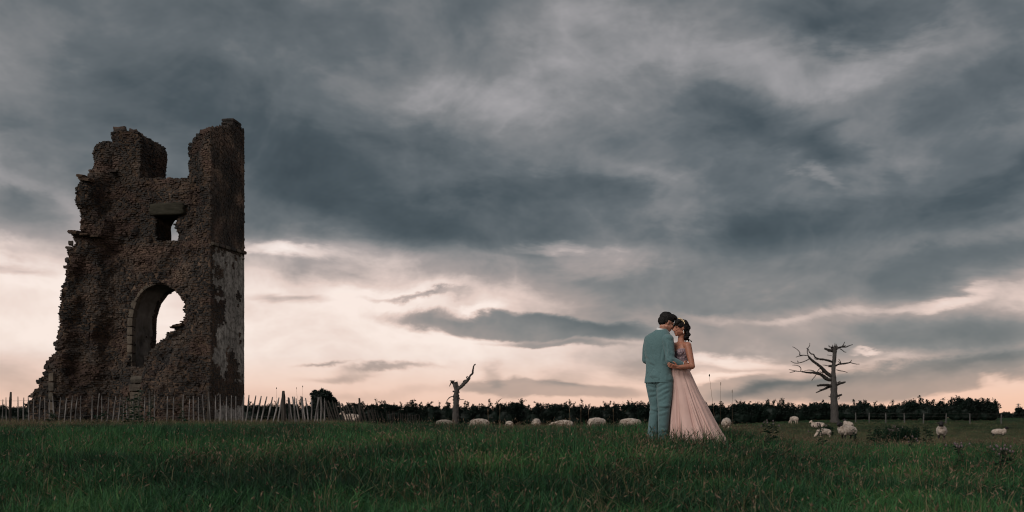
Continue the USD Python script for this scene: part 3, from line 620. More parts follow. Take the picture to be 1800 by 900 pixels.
hedge('hedge', 'long dark hawthorn hedge behind the leaning stump and the grazing sheep', 'hedge', 425, 1240, 112, tops_l, 11)
def tops_r(px): return 706 + 1.6 * math.sin(px * .09) + 1.5 * math.sin(px * .041) - 6 * math.exp(-((px - 1440) / 14) ** 2) - 5 * math.exp(-((px - 1300) / 30) ** 2) - 4 * math.exp(-((px - 1363) / 14) ** 2) - 3 * math.exp(-((px - 1510) / 14) ** 2)
hedge('hedge', 'dark hawthorn hedge behind the bare dead oak, right of the bride', 'hedge', 1240, 1585, 112, tops_r, 12)
hedge('hedge', 'far dark hedge showing low to the left of the tower', 'hedge', -150, 60, 118, lambda px: 709 + 2 * math.sin(px * .1), 13)
hedge('hedge', 'far hedge glimpsed between the tower and the leaning pales', 'hedge', 395, 520, 125, lambda px: 712 + 2 * math.sin(px * .1), 14)
hedge('hawthorn_bush', 'tall rounded bush with arching shoots at the right end of the hedge', 'bush', 1672, 1748, 108, lambda px: 689 + 9 * ((px - 1704) / 40) ** 2 * (1.4 if px > 1704 else .8), 15, 2600)
hedge('hawthorn_bush', 'broad dark bush standing in the hedge above the pale posts', 'bush', 1582, 1675, 109, lambda px: 697 + 5 * abs((px - 1612) / 50) ** 1.5, 16, 2600)
def tree(name, label, px, py_top, py_base, half, Y, seed, n=7000, size=.62, group=None):
    r = np.random.default_rng(seed); b = P(px, py_base, Y); x, z = b[0], b[2]; h = (py_base - py_top) / F * Y; w = half / F * Y
    t_ = thing(name, label, 'tree', (x, Y, z), group)
    part(t_, 'trunk', tube(curve([(x, Y, z - .3), (x + .02 * h, Y, z + .3 * h), (x - .02 * h, Y, z + .62 * h)], 5), np.linspace(.045 * h, .018 * h, 11), 8), M['hedge_wood'])
    W = []; C = []; cores = []
    for _ in range(24):
        a, e = r.random() * 6.28, r.random(); q = np.array([x + math.cos(a) * w * .72 * math.sqrt(r.random()), Y + math.sin(a) * w * .7 * r.random(), z + h * (.30 + .58 * e)]); rad = w * r.uniform(.22, .40) * (1.1 - .3 * e)
        W.append(tube(curve([(x, Y, z + .3 * h), (np.array([x, Y, z + .45 * h]) + q) / 2, q], 4), np.linspace(.016 * h, .004 * h, 9), 5))
        m = n // 24; d = r.normal(size=(m, 3)); d /= np.linalg.norm(d, axis=1, keepdims=True); C.append(q + d * (rad * r.uniform(.35, 1.1, m) ** .6)[:, None])
        cores.append(rough(soften(egg(q, (rad * .7,) * 3, 10), .6, 1), rad * .2, 1 / rad, r.integers(99)))
    v, f = leaf_cards(np.vstack(C), size, seed); part(t_, 'crown', join([(v, f)] + cores), M['hedge']); part(t_, 'branch', join(W), M['hedge_wood'])
tree('tree', 'distant round dark tree rising over the hedge behind the paling fence', 566, 683, 742, 27, 190, 21)
tree('tree', 'far low tree with a gap of sky in it, near the right edge', 1765, 725, 738, 14, 330, 22, 1500, .7)
tree('tree', 'far tree at the right edge of the field, under the pylon', 1797, 717, 738, 16, 330, 23, 1800, .7)
tree('tree', 'far small tree between the end bush and the low tree with a gap', 1753, 728, 738, 7, 330, 24, 800, .6)
tree('tree', 'far low tree line tree just left of the pylon foot', 1782, 729, 738, 10, 340, 25, 900, .6)

# pylon on the skyline
py_ = P(1790, 735, 900); pyl = thing('pylon', 'tiny far electricity pylon on the skyline at the right edge', 'pylon', py_)
hp, bars = 13.0, []
for sx in (-1, 1):
    for sy in (-1, 1): bars.append(tube([py_ + [sx * 1.2, sy * 1.2, -3], py_ + [sx * .35, sy * .35, hp]], .13, 4))
for i in range(7):
    z0, z1 = hp * i / 7, hp * (i + 1) / 7; w0, w1 = 1.2 - .85 * i / 7, 1.2 - .85 * (i + 1) / 7
    for s in (-1, 1): bars.append(tube([py_ + [s * w0, -w0, z0], py_ + [-s * w1, -w1, z1]], .08, 4)); bars.append(tube([py_ + [s * w0, w0, z0], py_ + [-s * w1, w1, z1]], .08, 4))
part(pyl, 'lattice_mast', join(bars), M['steel'])
for z in (8.6, 10.6, 12.4): part(pyl, 'cross_arm', join([tube([py_ + [-2.4, 0, z], py_ + [2.4, 0, z]], .12, 4), tube([py_ + [-2.4, 0, z], py_ + [0, 0, z + .8], py_ + [2.4, 0, z]], .08, 4)]), M['steel'])

# ------------------------------------------------------------------ dead trees
def limb_px(pts, Y, r0, r1, seed, bend=.6, n=6):
    """A branch through pixels; it swings towards or away from the camera as it goes."""
    r = np.random.default_rng(seed); dy = np.cumsum(r.normal(0, bend / len(pts), len(pts))); dy -= dy[0]
    p = curve([P(a, b, Y + d) for (a, b), d in zip(pts, dy)], n); L = np.linspace(0, 1, len(p))
    rad = (.8 + .4 * np.minimum(1, L * 3)) * (r0 + (r1 - r0) * L ** .8) * (1 + .16 * (meshkit.fbm(np.stack([L * 9, L * 0 + seed, L * 0], -1), 2) - .5) * 2)
    return tube(p, rad, 9, True, seed, .12)
Y = 100.0; bz = float(H((1467 - 900) / F * Y, Y))
oak = thing('dead_oak', 'bare bleached dead oak with jagged top and crooked limbs', 'dead tree', P(1467, 742, Y))
tr = np.array([(1468, 748), (1467, 738), (1467, 722), (1466, 700), (1466, 680), (1465, 665), (1465, 650), (1466, 635), (1467, 622), (1467, 612)], float)
trp = np.array([P(a, b, Y) for a, b in tr]); trr = np.array([.58, .42, .37, .35, .33, .27, .205, .19, .20, .25])
pc = curve(trp, 4); rc = np.interp(np.linspace(0, 1, len(pc)), np.linspace(0, 1, len(trr)), trr)
splint = [tube([P(a, 614, Y + d), P(a + e, tp, Y + d)], [.13, .02], 6, True, i, .2) for i, (a, tp, e, d) in enumerate([(1464, 606, -.6, .05), (1467.5, 603, .3, -.1), (1470, 604, .8, .1), (1466, 608, 0, .2), (1462.5, 609, -1.5, 0), (1471.5, 608, 1, -.05)])]
part(oak, 'trunk', join([tube(pc, rc * (1 + .05 * np.sin(np.arange(len(pc)) * 2.1)), 16, True, 5, .10)] + splint), M['deadwood'], smooth=60)
def br(t_, Y, mat, pts, r0, r1, seed, twigs=()):
    b_ = part(t_, 'branch', limb_px(pts, Y, r0, r1, seed), mat, smooth=60)
    for i, tw_ in enumerate(twigs): part(t_, 'twig', limb_px(tw_, Y, .05, .02, seed * 10 + i, .3, 4), M['twig'])
oakb = lambda *a, **k: br(oak, Y, M['bough'], *a, **k)
br(oak, Y, M['bough'], [(1464, 663), (1456, 658), (1448, 651), (1443, 645), (1432, 637), (1424, 630), (1421, 626)], .22, .07, 1, [[(1421, 626), (1419, 619), (1420, 612), (1423, 608), (1423.5, 603)], [(1420, 625), (1413, 624.5), (1406, 624), (1406, 620), (1403, 616), (1398, 612), (1393, 609.5)], [(1411, 625), (1404, 626), (1399, 628)], [(1422, 631), (1417, 634), (1407, 637.5), (1399, 638.5), (1394, 637), (1390, 634.5)], [(1448, 651), (1444, 655), (1441, 652)], [(1403, 637), (1402, 634)]])
br(oak, Y, M['bough'], [(1463, 668), (1455, 667), (1447, 661), (1440, 657), (1431, 655), (1420, 655), (1409, 653)], .22, .06, 2, [[(1409, 653), (1401, 652.5), (1394, 651), (1387, 649.5)], [(1407, 653), (1408, 648), (1405, 644), (1399, 642), (1393, 642)], [(1399, 652), (1393, 654), (1388, 655)], [(1434, 655), (1429, 651.5), (1421, 650.5), (1414, 652)], [(1447, 660), (1445, 651), (1441, 648), (1437, 653), (1433, 661), (1428, 667), (1427, 670)]])
br(oak, Y, M['bough'], [(1465, 637), (1457, 634), (1448, 632), (1440, 631), (1433, 628), (1430, 623), (1426, 622), (1422, 618)], .12, .04, 3, [[(1422, 618), (1421, 614), (1417, 612)], [(1440, 631), (1436, 632), (1431, 630)]])
br(oak, Y, M['bough'], [(1463, 617), (1458, 616), (1453, 614), (1449, 612.5)], .16, .07, 4)
br(oak, Y, M['bough'], [(1464, 610.5), (1460, 610), (1457, 609.5)], .06, .03, 5, [[(1458, 610), (1457, 608), (1457.5, 606.5)]])
br(oak, Y, M['bough'], [(1470, 614), (1475, 611), (1480, 610), (1487, 610), (1492, 608), (1499, 605.5)], .11, .025, 6, [[(1476, 611), (1481, 608), (1484, 603), (1485, 601)], [(1476, 613), (1480, 615), (1484, 618.5), (1488, 619)], [(1481, 608), (1485, 608), (1487, 607)]])
br(oak, Y, M['bough'], [(1469, 643), (1475, 640), (1481, 639.5), (1488, 638.5), (1494, 637), (1497, 633)], .11, .03, 7, [[(1478, 639), (1477, 635), (1474, 631)], [(1477, 638), (1473, 635)], [(1494, 637), (1500, 639), (1506, 640), (1511, 640)]])
br(oak, Y, M['bough'], [(1463, 680), (1457, 677), (1450, 677), (1444, 677), (1437, 678)], .15, .09, 8)
br(oak, Y, M['bough'], [(1461, 679), (1455, 681), (1449, 684), (1442, 687), (1434, 690.5)], .15, .04, 9, [[(1453, 683), (1446, 684), (1440, 685.5)]])
br(oak, Y, M['bough'], [(1471, 677), (1476, 674), (1481, 673), (1486, 671.5)], .13, .07, 10, [[(1472, 673), (1475, 671), (1478, 670)]])
br(oak, Y, M['bough'], [(1472, 697), (1476, 695), (1479, 694)], .10, .08, 11, [[(1474, 702), (1476, 698)], [(1460, 698), (1456, 696)]])
br(oak, Y, M['bough'], [(1464, 644), (1460, 643.5), (1457, 643.5)], .11, .09, 12, [[(1457, 643.5), (1450, 642), (1446, 641.5)]])
part(oak, 'twig', limb_px([(1470, 650), (1476, 651.5), (1484, 653), (1490, 655)], Y, .05, .02, 90), M['twig'])
part(oak, 'twig', limb_px([(1462, 625), (1458, 624.5), (1454, 624)], Y, .03, .015, 91), M['twig'])

Y2 = 75.0
stump = thing('dead_tree', 'broken dead trunk with one crooked limb, among the sheep left of the couple', 'dead tree', P(801, 757, Y2))
tp = np.array([P(a, b, Y2) for a, b in [(801, 760), (801, 742), (801, 725), (801.5, 710), (802, 695), (803, 684)]]); tr_ = [.27, .25, .235, .22, .215, .17]
pc = curve(tp, 5); rc = np.interp(np.linspace(0, 1, len(pc)), np.linspace(0, 1, 6), tr_)
part(stump, 'trunk', tube(pc, rc * (1 + .07 * np.sin(np.arange(len(pc)) * 1.7)), 14, True, 6, .12), M['deadwood'], smooth=60)
sb = lambda pts, a, b_, s, tw_=(): br(stump, Y2, M['bough'] if s in (34, 35, 36) else M['deadwood'], pts, a, b_, s, tw_)
sb([(802, 687), (800, 679), (797, 673), (793.5, 670)], .17, .07, 31, [[(794, 670), (792, 675), (790, 679)], [(795, 671), (791, 669)], [(796, 671), (799, 668.5)]])
sb([(803, 686), (803, 678), (802, 671)], .15, .08, 32)
sb([(805, 684), (810, 680), (816, 674), (822, 668), (825, 664)], .14, .10, 33, [[(824, 664), (826, 661), (830, 657), (831, 652), (832, 645), (835, 641)], [(822, 667), (820, 663), (823, 661.5)], [(813, 677), (815, 670), (819, 668), (822, 670)]])
sb([(824, 666), (827, 660), (830.5, 656.5), (831.5, 650), (833, 643), (836, 640)], .085, .035, 36)
sb([(798, 698), (795, 697), (790, 699), (786, 704), (784, 708)], .04, .02, 34); sb([(806, 703), (811, 702.5), (816, 702)], .03, .015, 35)
for i, (a, b_) in enumerate([(797, 688), (806.5, 690), (807, 700), (797, 703), (806.5, 712)]): part(stump, 'knot', rough(soften(egg(P(a, b_, Y2 - .05), (.07, .09, .07), 10), .05, 2), .02, 9, i), M['deadwood'])

# ------------------------------------------------------------------ sheep
def sheep(label, px, Y, yaw, pose, black=False, scale=1.0, seed=0, group=None, dz=0.0):
    """yaw: heading, 0 = towards the right of the picture, 90 = away. pose: graze, up, walk, lie."""
    if px < 1200: scale *= .9
    x = (px - 900) / F * Y; z = float(H(x, Y)) + dz
    r = np.random.default_rng(900 + seed); j = lambda s=.015: r.normal(0, s)
    lie = -.30 if pose == 'lie' else 0
    trunk = [(-.36, 0, .52 + lie), (-.12, 0, .54 + lie), (.14, 0, .53 + lie), (.36, 0, .53 + lie)]; tr_ = [.185, .215, .22, .185]
    if pose == 'graze': head = [(.40, 0, .52), (.58, .03 + j(), .36), (.70, .05, .22), (.77, .06, .09)]; hr = [.15, .095, .082, .045]
    elif pose == 'walk': head = [(.40, 0, .55), (.62, .02, .56), (.80, .02, .55), (.95, .02, .47)]; hr = [.15, .10, .082, .045]
    elif pose == 'lie': head = [(.38, 0, .28), (.52, .05, .44), (.58, .06, .54), (.72, .08, .46)]; hr = [.15, .095, .082, .045]
    else: head = [(.38, 0, .58), (.52, .0, .78), (.57, .0, .90), (.72, .0, .82)]; hr = [.16, .105, .085, .046]
    if black: hr = [hr[0], hr[1] * 1.1, hr[2] * 1.25, hr[3] * 1.3]
    B = limb(trunk, tr_) + limb(head, hr)
    pol, muz = np.array(head[2]), np.array(head[3]); dirn = (muz - pol) / np.linalg.norm(muz - pol)
    back = np.array([-dirn[2], 0, dirn[0]]) * (1 if dirn[0] >= 0 else -1)
    for s in (-1, 1):
        e0 = pol + [-.02, s * .06, .01] ; e1 = e0 + np.array([-.02, s * (.17 if black else .13), -.005 if pose != 'graze' else .03])
        B += [Manifold.batch_hull([ball(e0, .025, 8), ball((e0 + e1) / 2 + [0, 0, .01], .032, 8), ball(e1, .012, 8)])]
    for s in (-1, 1):
        if pose == 'lie':
            B += limb([(.28, s * .16, .22), (.42, s * .20, .10), (.24, s * .21, .05)], [.09, .05, .035]) + limb([(-.34, s * .17, .22), (-.14, s * .24, .12), (-.34, s * .25, .05)], [.12, .07, .035])
        else:
            w = .10 * s if pose == 'walk' else j(.03)
            B += limb([(.30, s * .12, .46), (.30 + w * .5, s * .12, .27), (.31 + w, s * .12, .10), (.33 + w, s * .12, .03)], [.10, .052, .036, .042], 10)
            B += limb([(-.36, s * .12, .48), (-.28 - w * .3, s * .13, .38), (-.44 - w, s * .12, .26), (-.40 - w, s * .12, .08), (-.385 - w, s * .12, .03)], [.13, .085, .046, .036, .042], 10)
    B += limb([(-.52, 0, .60 + lie), (-.57, 0, .45 + lie), (-.565, 0, .34 + lie)], [.04, .032, .02], 8)
    body_ = rough(soften(union(B), .045, 6), .004, 14, seed)
    W = [egg((a, 0, c), (rr * 1.25, rr * 1.16, rr * 1.14), 20) for (a, _, c), rr in zip(trunk, tr_)] + [Manifold.batch_hull([egg((a, b_, c), (rr * 1.22, rr * 1.17, rr * 1.15), 16) for (a, b_, c), rr in list(zip(trunk, tr_))[i:i + 2]]) for i in range(3)]
    W += [Manifold.batch_hull([ball(head[0], hr[0] * 1.18, 12), ball(np.array(head[0]) * .35 + np.array(head[1]) * .65, hr[1] * 1.25, 12)])]
    if not black: W += [ball(pol + [-.03, 0, .035], .075, 10)]
    if not lie:
        for s in (-1, 1): W += limb([(-.36, s * .12, .48), (-.31, s * .13, .37)], [.15, .095], 10) + limb([(.30, s * .12, .46), (.305, s * .12, .34)], [.12, .075], 10)
    fl = rough(soften(union(W), .045, 4), .018, 11, seed + 50, 3)
    Rz = frame(math.radians(yaw)) * scale
    t_ = thing('sheep', label, 'sheep', (x, Y, z), group)
    for m_ in (body_, fl): m_.vertices = np.array(m_.vertices) @ Rz.T + [x, Y, z - .02]
    bd = part(t_, 'body', body_, M['black_face'] if black else M['white_face'], smooth=True)
    part(t_, 'fleece', fl, M['wool'], smooth=True, parent=bd)
    return t_
sheep('grazing sheep with its rump against the dead stump, on its left', 781, 58, 187, 'graze', seed=1, scale=.95, dz=-.03)
sheep('sheep grazing just right of the dead stump, back low in the grass', 843, 52, 180, 'graze', seed=2, scale=.98, dz=-.03)
sheep('sheep showing only a scrap of its back, halfway between stump and couple', 895, 72, 120, 'graze', seed=3, scale=.8)
sheep('sheep seen from behind as a round rump, left of the one stretching its neck', 943, 52, 80, 'graze', seed=4, scale=.92)
sheep('sheep stretching its neck low to the left, third from the groom', 992, 50, 176, 'walk', seed=5, scale=.86, dz=-.02)
sheep('hunched sheep standing highest of the flock left of the groom', 1049, 46, 215, 'graze', seed=6, scale=.95)
sheep('long sheep grazing nearest to the groom, on his left', 1108, 44, 183, 'graze', seed=7, scale=.93, dz=-.04)
sheep('pale sheep lying behind the dark leaning pales', 618, 66, 180, 'lie', seed=8, scale=1.15, dz=.30)
sheep('round rumped sheep just right of the hem of the dress', 1277, 52, 75, 'graze', seed=9, scale=.95, dz=.05)
sheep('far small sheep in front of the hedge, between bride and dead oak', 1396, 100, 110, 'graze', seed=10, scale=1.0)
sheep('sheep resting low in the grass left of the foot of the dead oak', 1438, 84, 175, 'lie', seed=11, scale=1.0, dz=.1)
sheep('pale sheep half hidden behind the tall thistle under the oak', 1448, 56, 182, 'graze', seed=12, scale=.72)
sheep('black faced lamb looking at the camera in front of two other sheep', 1490, 52, 208, 'up', True, 1.0, 13)
sheep('black faced sheep with a tall pale back, standing behind the staring lamb', 1491, 78, 100, 'up', True, 1.0, 14)
sheep('round white rump showing at the shoulder of the staring lamb', 1477, 70, 70, 'graze', seed=15, scale=.72)
sheep('black faced lamb standing alone and facing the camera, with all legs dark', 1655, 50, 245, 'up', True, 1.0, 16)
sheep('black headed lamb at the right edge, turned away to the right', 1756, 58, -25, 'up', True, .68, 17)

# ------------------------------------------------------------------ the couple
Y0 = 14.0
def Q(px, py, dy=0.0): return P(px, py, Y0 + dy)
def loft(secs, yaw, n=48, close=True, exp=2.4):
    """Rings (px, py, dy, half width, half depth[, tilt]) stacked into a closed body; wide along the right hand of YAW, deep along YAW."""
    f = np.array([math.cos(yaw), math.sin(yaw), 0]); r = np.array([math.sin(yaw), -math.cos(yaw), 0]); a = np.arange(n) * 2 * np.pi / n
    ca, sa = np.cos(a), np.sin(a); ex = 2 / exp; ca, sa = np.sign(ca) * np.abs(ca) ** ex, np.sign(sa) * np.abs(sa) ** ex
    rings = [Q(s[0], s[1], s[2]) + s[3] * ca[:, None] * r + s[4] * sa[:, None] * f + (np.array([0, 0, s[5]]) * sa[:, None] if len(s) > 5 else 0) for s in secs]
    v = np.vstack(rings + [np.mean(rings[0], 0)[None], np.mean(rings[-1], 0)[None]]); F_ = []
    m = len(secs)
    for i in range(m - 1):
        for k in range(n): a0, a1, b0, b1 = i * n + k, i * n + (k + 1) % n, (i + 1) * n + k, (i + 1) * n + (k + 1) % n; F_ += [(a0, b0, b1), (a0, b1, a1)]
    for k in range(n): F_ += [(m * n, k, (k + 1) % n), (m * n + 1, (m - 1) * n + (k + 1) % n, (m - 1) * n + k)]
    t_ = trimesh.Trimesh(v, np.array(F_), process=False); t_.fix_normals()
    return t_
def as_man(t_):
    m_ = Manifold(m3.Mesh(np.asarray(t_.vertices, np.float32), np.asarray(t_.faces, np.uint32)))
    return m_
def smooth_secs(secs, k=4):
    s = np.array(secs, float); return curve(s, k)
def head(yaw, pitch, c, k=1.0, female=False):
    """Head pieces: skull, brow, nose, lips, chin, jaw, ears, facing +x before turning."""
    p = [egg((-.018, 0, .03), (.098, .076, .088), 28), egg((.030, 0, -.030), (.062, .060, .080), 24)]
    ch = (.066, 0, -.098) if not female else (.062, 0, -.092)
    p += [Manifold.batch_hull([ball(ch, .021), ball((.0, .050, -.055), .022), ball((.0, -.050, -.055), .022), ball((.05, .03, -.045), .03), ball((.05, -.03, -.045), .03)])]
    n_ = 1.0 if not female else .85
    p += [Manifold.batch_hull([ball((.088, 0, .012), .009), ball((.108 + .008 * n_, 0, -.034), .0115 * n_), ball((.088, .014, -.040), .009), ball((.088, -.014, -.040), .009)])]
    p += [Manifold.batch_hull([ball((.078, s * .012, .022), .011), ball((.066, s * .045, .022), .010)]) for s in (-1, 1)]
    p += [egg((.086, 0, -.062), (.011, .021, .0065), 14), egg((.083, 0, -.073), (.011, .018, .007), 14)]
    p += [egg((.066, s * .034, -.022), (.026, .022, .022), 14) for s in (-1, 1)]
    p += [Manifold.batch_hull([egg((-.012, s * .074, .010), (.020, .008, .016), 12), egg((-.006, s * .072, -.020), (.010, .007, .012), 12)]) for s in (-1, 1)]
    R = frame(yaw, pitch) * k
    return [xf(m_, R, c) for m_ in p], (lambda q_: np.asarray(q_, float) @ R.T + np.asarray(c)), R
def hand(wrist, d, n, side, curl=.5, k=1.0, spread=.12):
    """Palm, four unequal bent fingers and a thumb. d: towards the fingers, n: out of the palm, side: +1 if the thumb lies along d x n."""
    d = np.asarray(d, float); d /= np.linalg.norm(d); n = np.asarray(n, float); n -= d * (n @ d); n /= np.linalg.norm(n); s = np.cross(d, n) * side; w = np.asarray(wrist, float)
    at = lambda a, b, c: w + k * (a * d + b * s + c * n)
    p = [Manifold.batch_hull([ball(at(.0, .016, 0), .017 * k), ball(at(.0, -.016, 0), .017 * k), ball(at(.085, .030, .0), .0125 * k), ball(at(.082, -.032, .0), .0115 * k)])]
    for b, L, rr in ((.030, .074, .0088), (.010, .082, .0092), (-.011, .077, .0088), (-.031, .060, .0078)):
        q_, ang = at(.084, b, 0), curl * .35; pts = [q_]
        for m_, (fr, add) in enumerate(((.45, .0), (.31, curl * .9), (.24, curl * .7))):
            ang += add; q_ = q_ + k * L * fr * (math.cos(ang) * d + math.sin(ang) * n + b * spread * 3 * s); pts.append(q_)
        p += limb(pts, [rr * k, rr * .95 * k, rr * .88 * k, rr * .72 * k], 10)
    p += limb([at(.018, .022, .004), at(.046, .048, .014), at(.070, .058, .024), at(.090, .060, .034)], [.0135 * k, .0105 * k, .0095 * k, .0075 * k], 10)
    return p

# --- groom
YG = math.radians(50)
gf, gr_ = np.array([math.cos(YG), math.sin(YG), 0]), np.array([math.sin(YG), -math.cos(YG), 0])
groom = thing('person', 'man in a teal suit seen from behind, resting his forehead on the woman', 'person', (Q(1159, 783)[0], Y0, float(H(Q(1159, 783)[0], Y0))))
GH = Q(1172.5, 567.5, 0); GYAW, GP = math.radians(12), math.radians(-27)
hp_, hat_, HR = head(GYAW, GP, GH, 1.06)
zg = float(H(Q(1159, 783)[0], Y0))
hipL, kneeL, ankL = Q(1149.5, 676, .06), Q(1152.5, 714, .07), Q(1146.5, 772, .10)
hipR, kneeR, ankR = Q(1168.5, 676, -.06), Q(1167.5, 716, -.11), Q(1164.5, 773, -.04)
shL, elL, wrL = Q(1140, 597, .15), Q(1136, 632, .20), Q(1168, 646, .38)
shR, elR, wrR = Q(1175, 597, -.13), Q(1178, 633, -.20), Q(1199, 641, -.17)
B = hp_ + limb([Q(1163, 588, .01), Q(1167, 578, .0), hat_((-.02, 0, -.06))], [.066, .058, .06])
B += limb([Q(1158, 603, .02), Q(1157, 640, .02), Q(1158, 668, .0)], [.10, .095, .09])
B += limb([Q(1158, 600, .02), shL, elL, wrL], [.10, .055, .042, .028]) + limb([Q(1158, 600, .02), shR, elR, wrR], [.10, .055, .042, .028])
B += limb([Q(1158, 668, 0), hipL, kneeL, ankL], [.09, .075, .05, .04]) + limb([Q(1158, 668, 0), hipR, kneeR, ankR], [.09, .075, .05, .04])
B += hand(wrR, Q(1211, 643, -.12) - Q(1199, 641, -.17), (-.2, .9, .1), 1, .55, 1.0) + hand(wrL, Q(1186, 648, .40) - wrL, (.2, -.9, .1), 1, .5, 1.0)
gbody = part(groom, 'body', soften(union(B), .011, 6, .4, .42), M['skin_groom'], smooth=True)
# suit trousers
def leg(hip, knee, ank, rr):
    mid = (hip + knee) / 2; shin = (knee + ank) / 2
    return limb([hip, mid, knee, shin, ank], rr, 20)
T = leg(hipL, kneeL, ankL, [.116, .098, .078, .078, .078]) + leg(hipR, kneeR, ankR, [.116, .106, .087, .075, .064])
T += [Manifold.batch_hull([ball(hipL + [0, 0, .07], .122), ball(hipR + [0, 0, .07], .122), ball(Q(1158, 660), .15)])]
def wrinkle(t_, amp, fn):
    t_.vertices = np.array(t_.vertices) + np.array(t_.vertex_normals) * (amp * fn(np.array(t_.vertices)))[:, None]; return t_
def creases(p, lines, width=.017):
    """Pressed-in folds along lines (x, y, x, y, depth) drawn on the side of the cloth that faces back towards the field's near edge."""
    px, py = 900 + p[:, 0] / p[:, 1] * F, HOR - (p[:, 2] - EYE) / p[:, 1] * F; out = np.zeros(len(p)); w = width * 125
    wob = (meshkit.fbm(p * 9, 2, 5) - .5) * 4
    for (x0, y0, x1, y1, dp) in lines:
        d = np.array([x1 - x0, y1 - y0]); L = np.hypot(*d); d = d / L; s_ = (px - x0) * d[0] + (py - y0) * d[1]; e = -(px - x0) * d[1] + (py - y0) * d[0] + wob
        win = sstep(s_, -2, L * .35) * (1 - sstep(s_, L * .65, L + 2)); out += dp * win * (-np.exp(-(e / w) ** 2) + .75 * np.exp(-((e + 2.1 * w) / (1.3 * w)) ** 2))
    return out
TR = [(1147, 690, 1150, 704, .5), (1150, 682, 1177, 675, .9), (1153, 692, 1179, 681, 1.0), (1155, 702, 1180, 687, 1.0), (1156, 709, 1175, 697, .7), (1153, 718, 1181, 717, 1.2), (1153, 724, 1177, 720, .9), (1157, 733, 1172, 728, .5), (1138, 677, 1153, 684, .8), (1140, 690, 1155, 688, .6), (1141, 700, 1156, 695, .7), (1140, 721, 1155, 724, 1.0), (1139, 729, 1152, 728, .6), (1137, 759, 1151, 765, .9), (1156, 763, 1175, 759, .9), (1157, 769, 1175, 768, .8), (1159, 750, 1170, 754, .5)]
def trouser_folds(p):
    n2 = meshkit.fbm(np.stack([p[:, 0] * 4, p[:, 1] * 4, p[:, 2] * 2.5], -1), 2, 5)
    return creases(p, TR) + (n2 - .5) * 1.2
part(groom, 'trousers', wrinkle(soften(union(T), .012, 5), .0095, trouser_folds), M['suit'], smooth=True, parent=gbody)
# jacket
secs = smooth_secs([(1163.5, 578.5, .00, .072, .066), (1161.5, 583, .00, .115, .085), (1158.5, 588, .01, .165, .105), (1157, 595, .015, .196, .118), (1156.5, 606, .02, .200, .130), (1157, 625, .02, .188, .128), (1157.5, 644, .015, .182, .128), (1158, 658, .01, .192, .138), (1158, 668, .01, .202, .146), (1158, 673, .01, .203, .147)], 4)
J = [as_man(loft(secs, YG))]
J += limb([shL + [.015, 0, -.005], (shL + elL) / 2, elL, wrL - (wrL - elL) * .12], [.080, .070, .060, .047], 20) + limb([shR - [.012, 0, .005], (shR + elR) / 2 + [.004, 0, 0], elR, (elR + wrR) / 2, wrR - (wrR - elR) * .10], [.082, .074, .064, .056, .046], 20)
jm = union(J) - Manifold.batch_hull([egg(Q(1168, 573, 0), (.066, .062, .05), 20), egg(Q(1164, 583, 0), (.056, .052, .05), 20)])
def jacket_folds(p):
    z = p[:, 2]; n = meshkit.fbm(p * 4.2, 3, 8); arm = np.exp(-(np.linalg.norm(p - elR, axis=1) / .16) ** 2) + np.exp(-(np.linalg.norm(p - elL, axis=1) / .14) ** 2) + .5 * np.exp(-(np.linalg.norm(p - shR - [0, 0, -.1], axis=1) / .13) ** 2)
    n3 = meshkit.fbm(np.stack([p[:, 0] * 6 + z * 4, p[:, 1] * 6, z * 9 - p[:, 0] * 5], -1), 3, 6); w = 1.2 - 4 * np.abs(n3 - .5); lat = (p - Q(1157, 620, .02)) @ gr_; bk = (p - Q(1157, 620, .02)) @ gf
    seam = -.55 * np.exp(-(lat / .007) ** 2) * (bk < -.03) * (z > Q(0, 672)[2] - .01)
    vent = -.9 * np.exp(-((np.abs(lat) - .105) / .008) ** 2) * (bk < -.02) * (z < Q(0, 655)[2])
    waist = np.exp(-((z - Q(0, 642)[2]) / .07) ** 2) * (w - .5)
    JK = [(1171, 600, 1171, 628, 1.2), (1174, 629, 1183, 636, .8), (1173, 634, 1184, 641, .8), (1178, 622, 1186, 627, .6), (1144, 606, 1148, 640, .5), (1164, 606, 1161, 640, .5), (1141, 640, 1150, 643, .5), (1164, 641, 1176, 646, .6), (1172, 596, 1182, 600, .4), (1134, 628, 1139, 633, .6)]
    return creases(p, JK, .013) + (n - .5) * 1.3 + seam + vent
jk = part(groom, 'jacket', wrinkle(soften(jm, .014, 4), .014, jacket_folds), M['suit'], smooth=True, parent=gbody)
def band(c, d, r, h, rot=0, lean=(0, 0, 0)):
    n = 32; a = np.arange(n) * 2 * np.pi / n; d = np.asarray(d, float) / np.linalg.norm(d); u = np.cross(d, [0, 1, .01]); u /= np.linalg.norm(u); w = np.cross(d, u); V_ = []
    for rr, hh in ((r, 0), (r * .97, h), (r * .90, h), (r * .90, 0)): V_.append(np.asarray(c) + d * hh + rr * np.cos(a)[:, None] * u + rr * np.sin(a)[:, None] * w)
    F_ = [];
    for i in range(4):
        for k in range(n): a0, a1, b0, b1 = i * n + k, i * n + (k + 1) % n, ((i + 1) % 4) * n + k, ((i + 1) % 4) * n + (k + 1) % n; F_ += [(a0, b0, b1), (a0, b1, a1)]
    t_ = trimesh.Trimesh(np.vstack(V_), np.array(F_), process=False); t_.fix_normals(); return t_
nd = hat_((-.02, 0, -.06)) - Q(1163, 588, .01)
part(groom, 'shirt_collar', band(Q(1162.6, 583.8, .0), nd, .079, .052), M['shirt'], smooth=40, parent=gbody)
part(groom, 'shirt_cuff', band(wrR - (wrR - elR) * .11, wrR - elR, .041, .028), M['shirt'], smooth=40, parent=gbody)
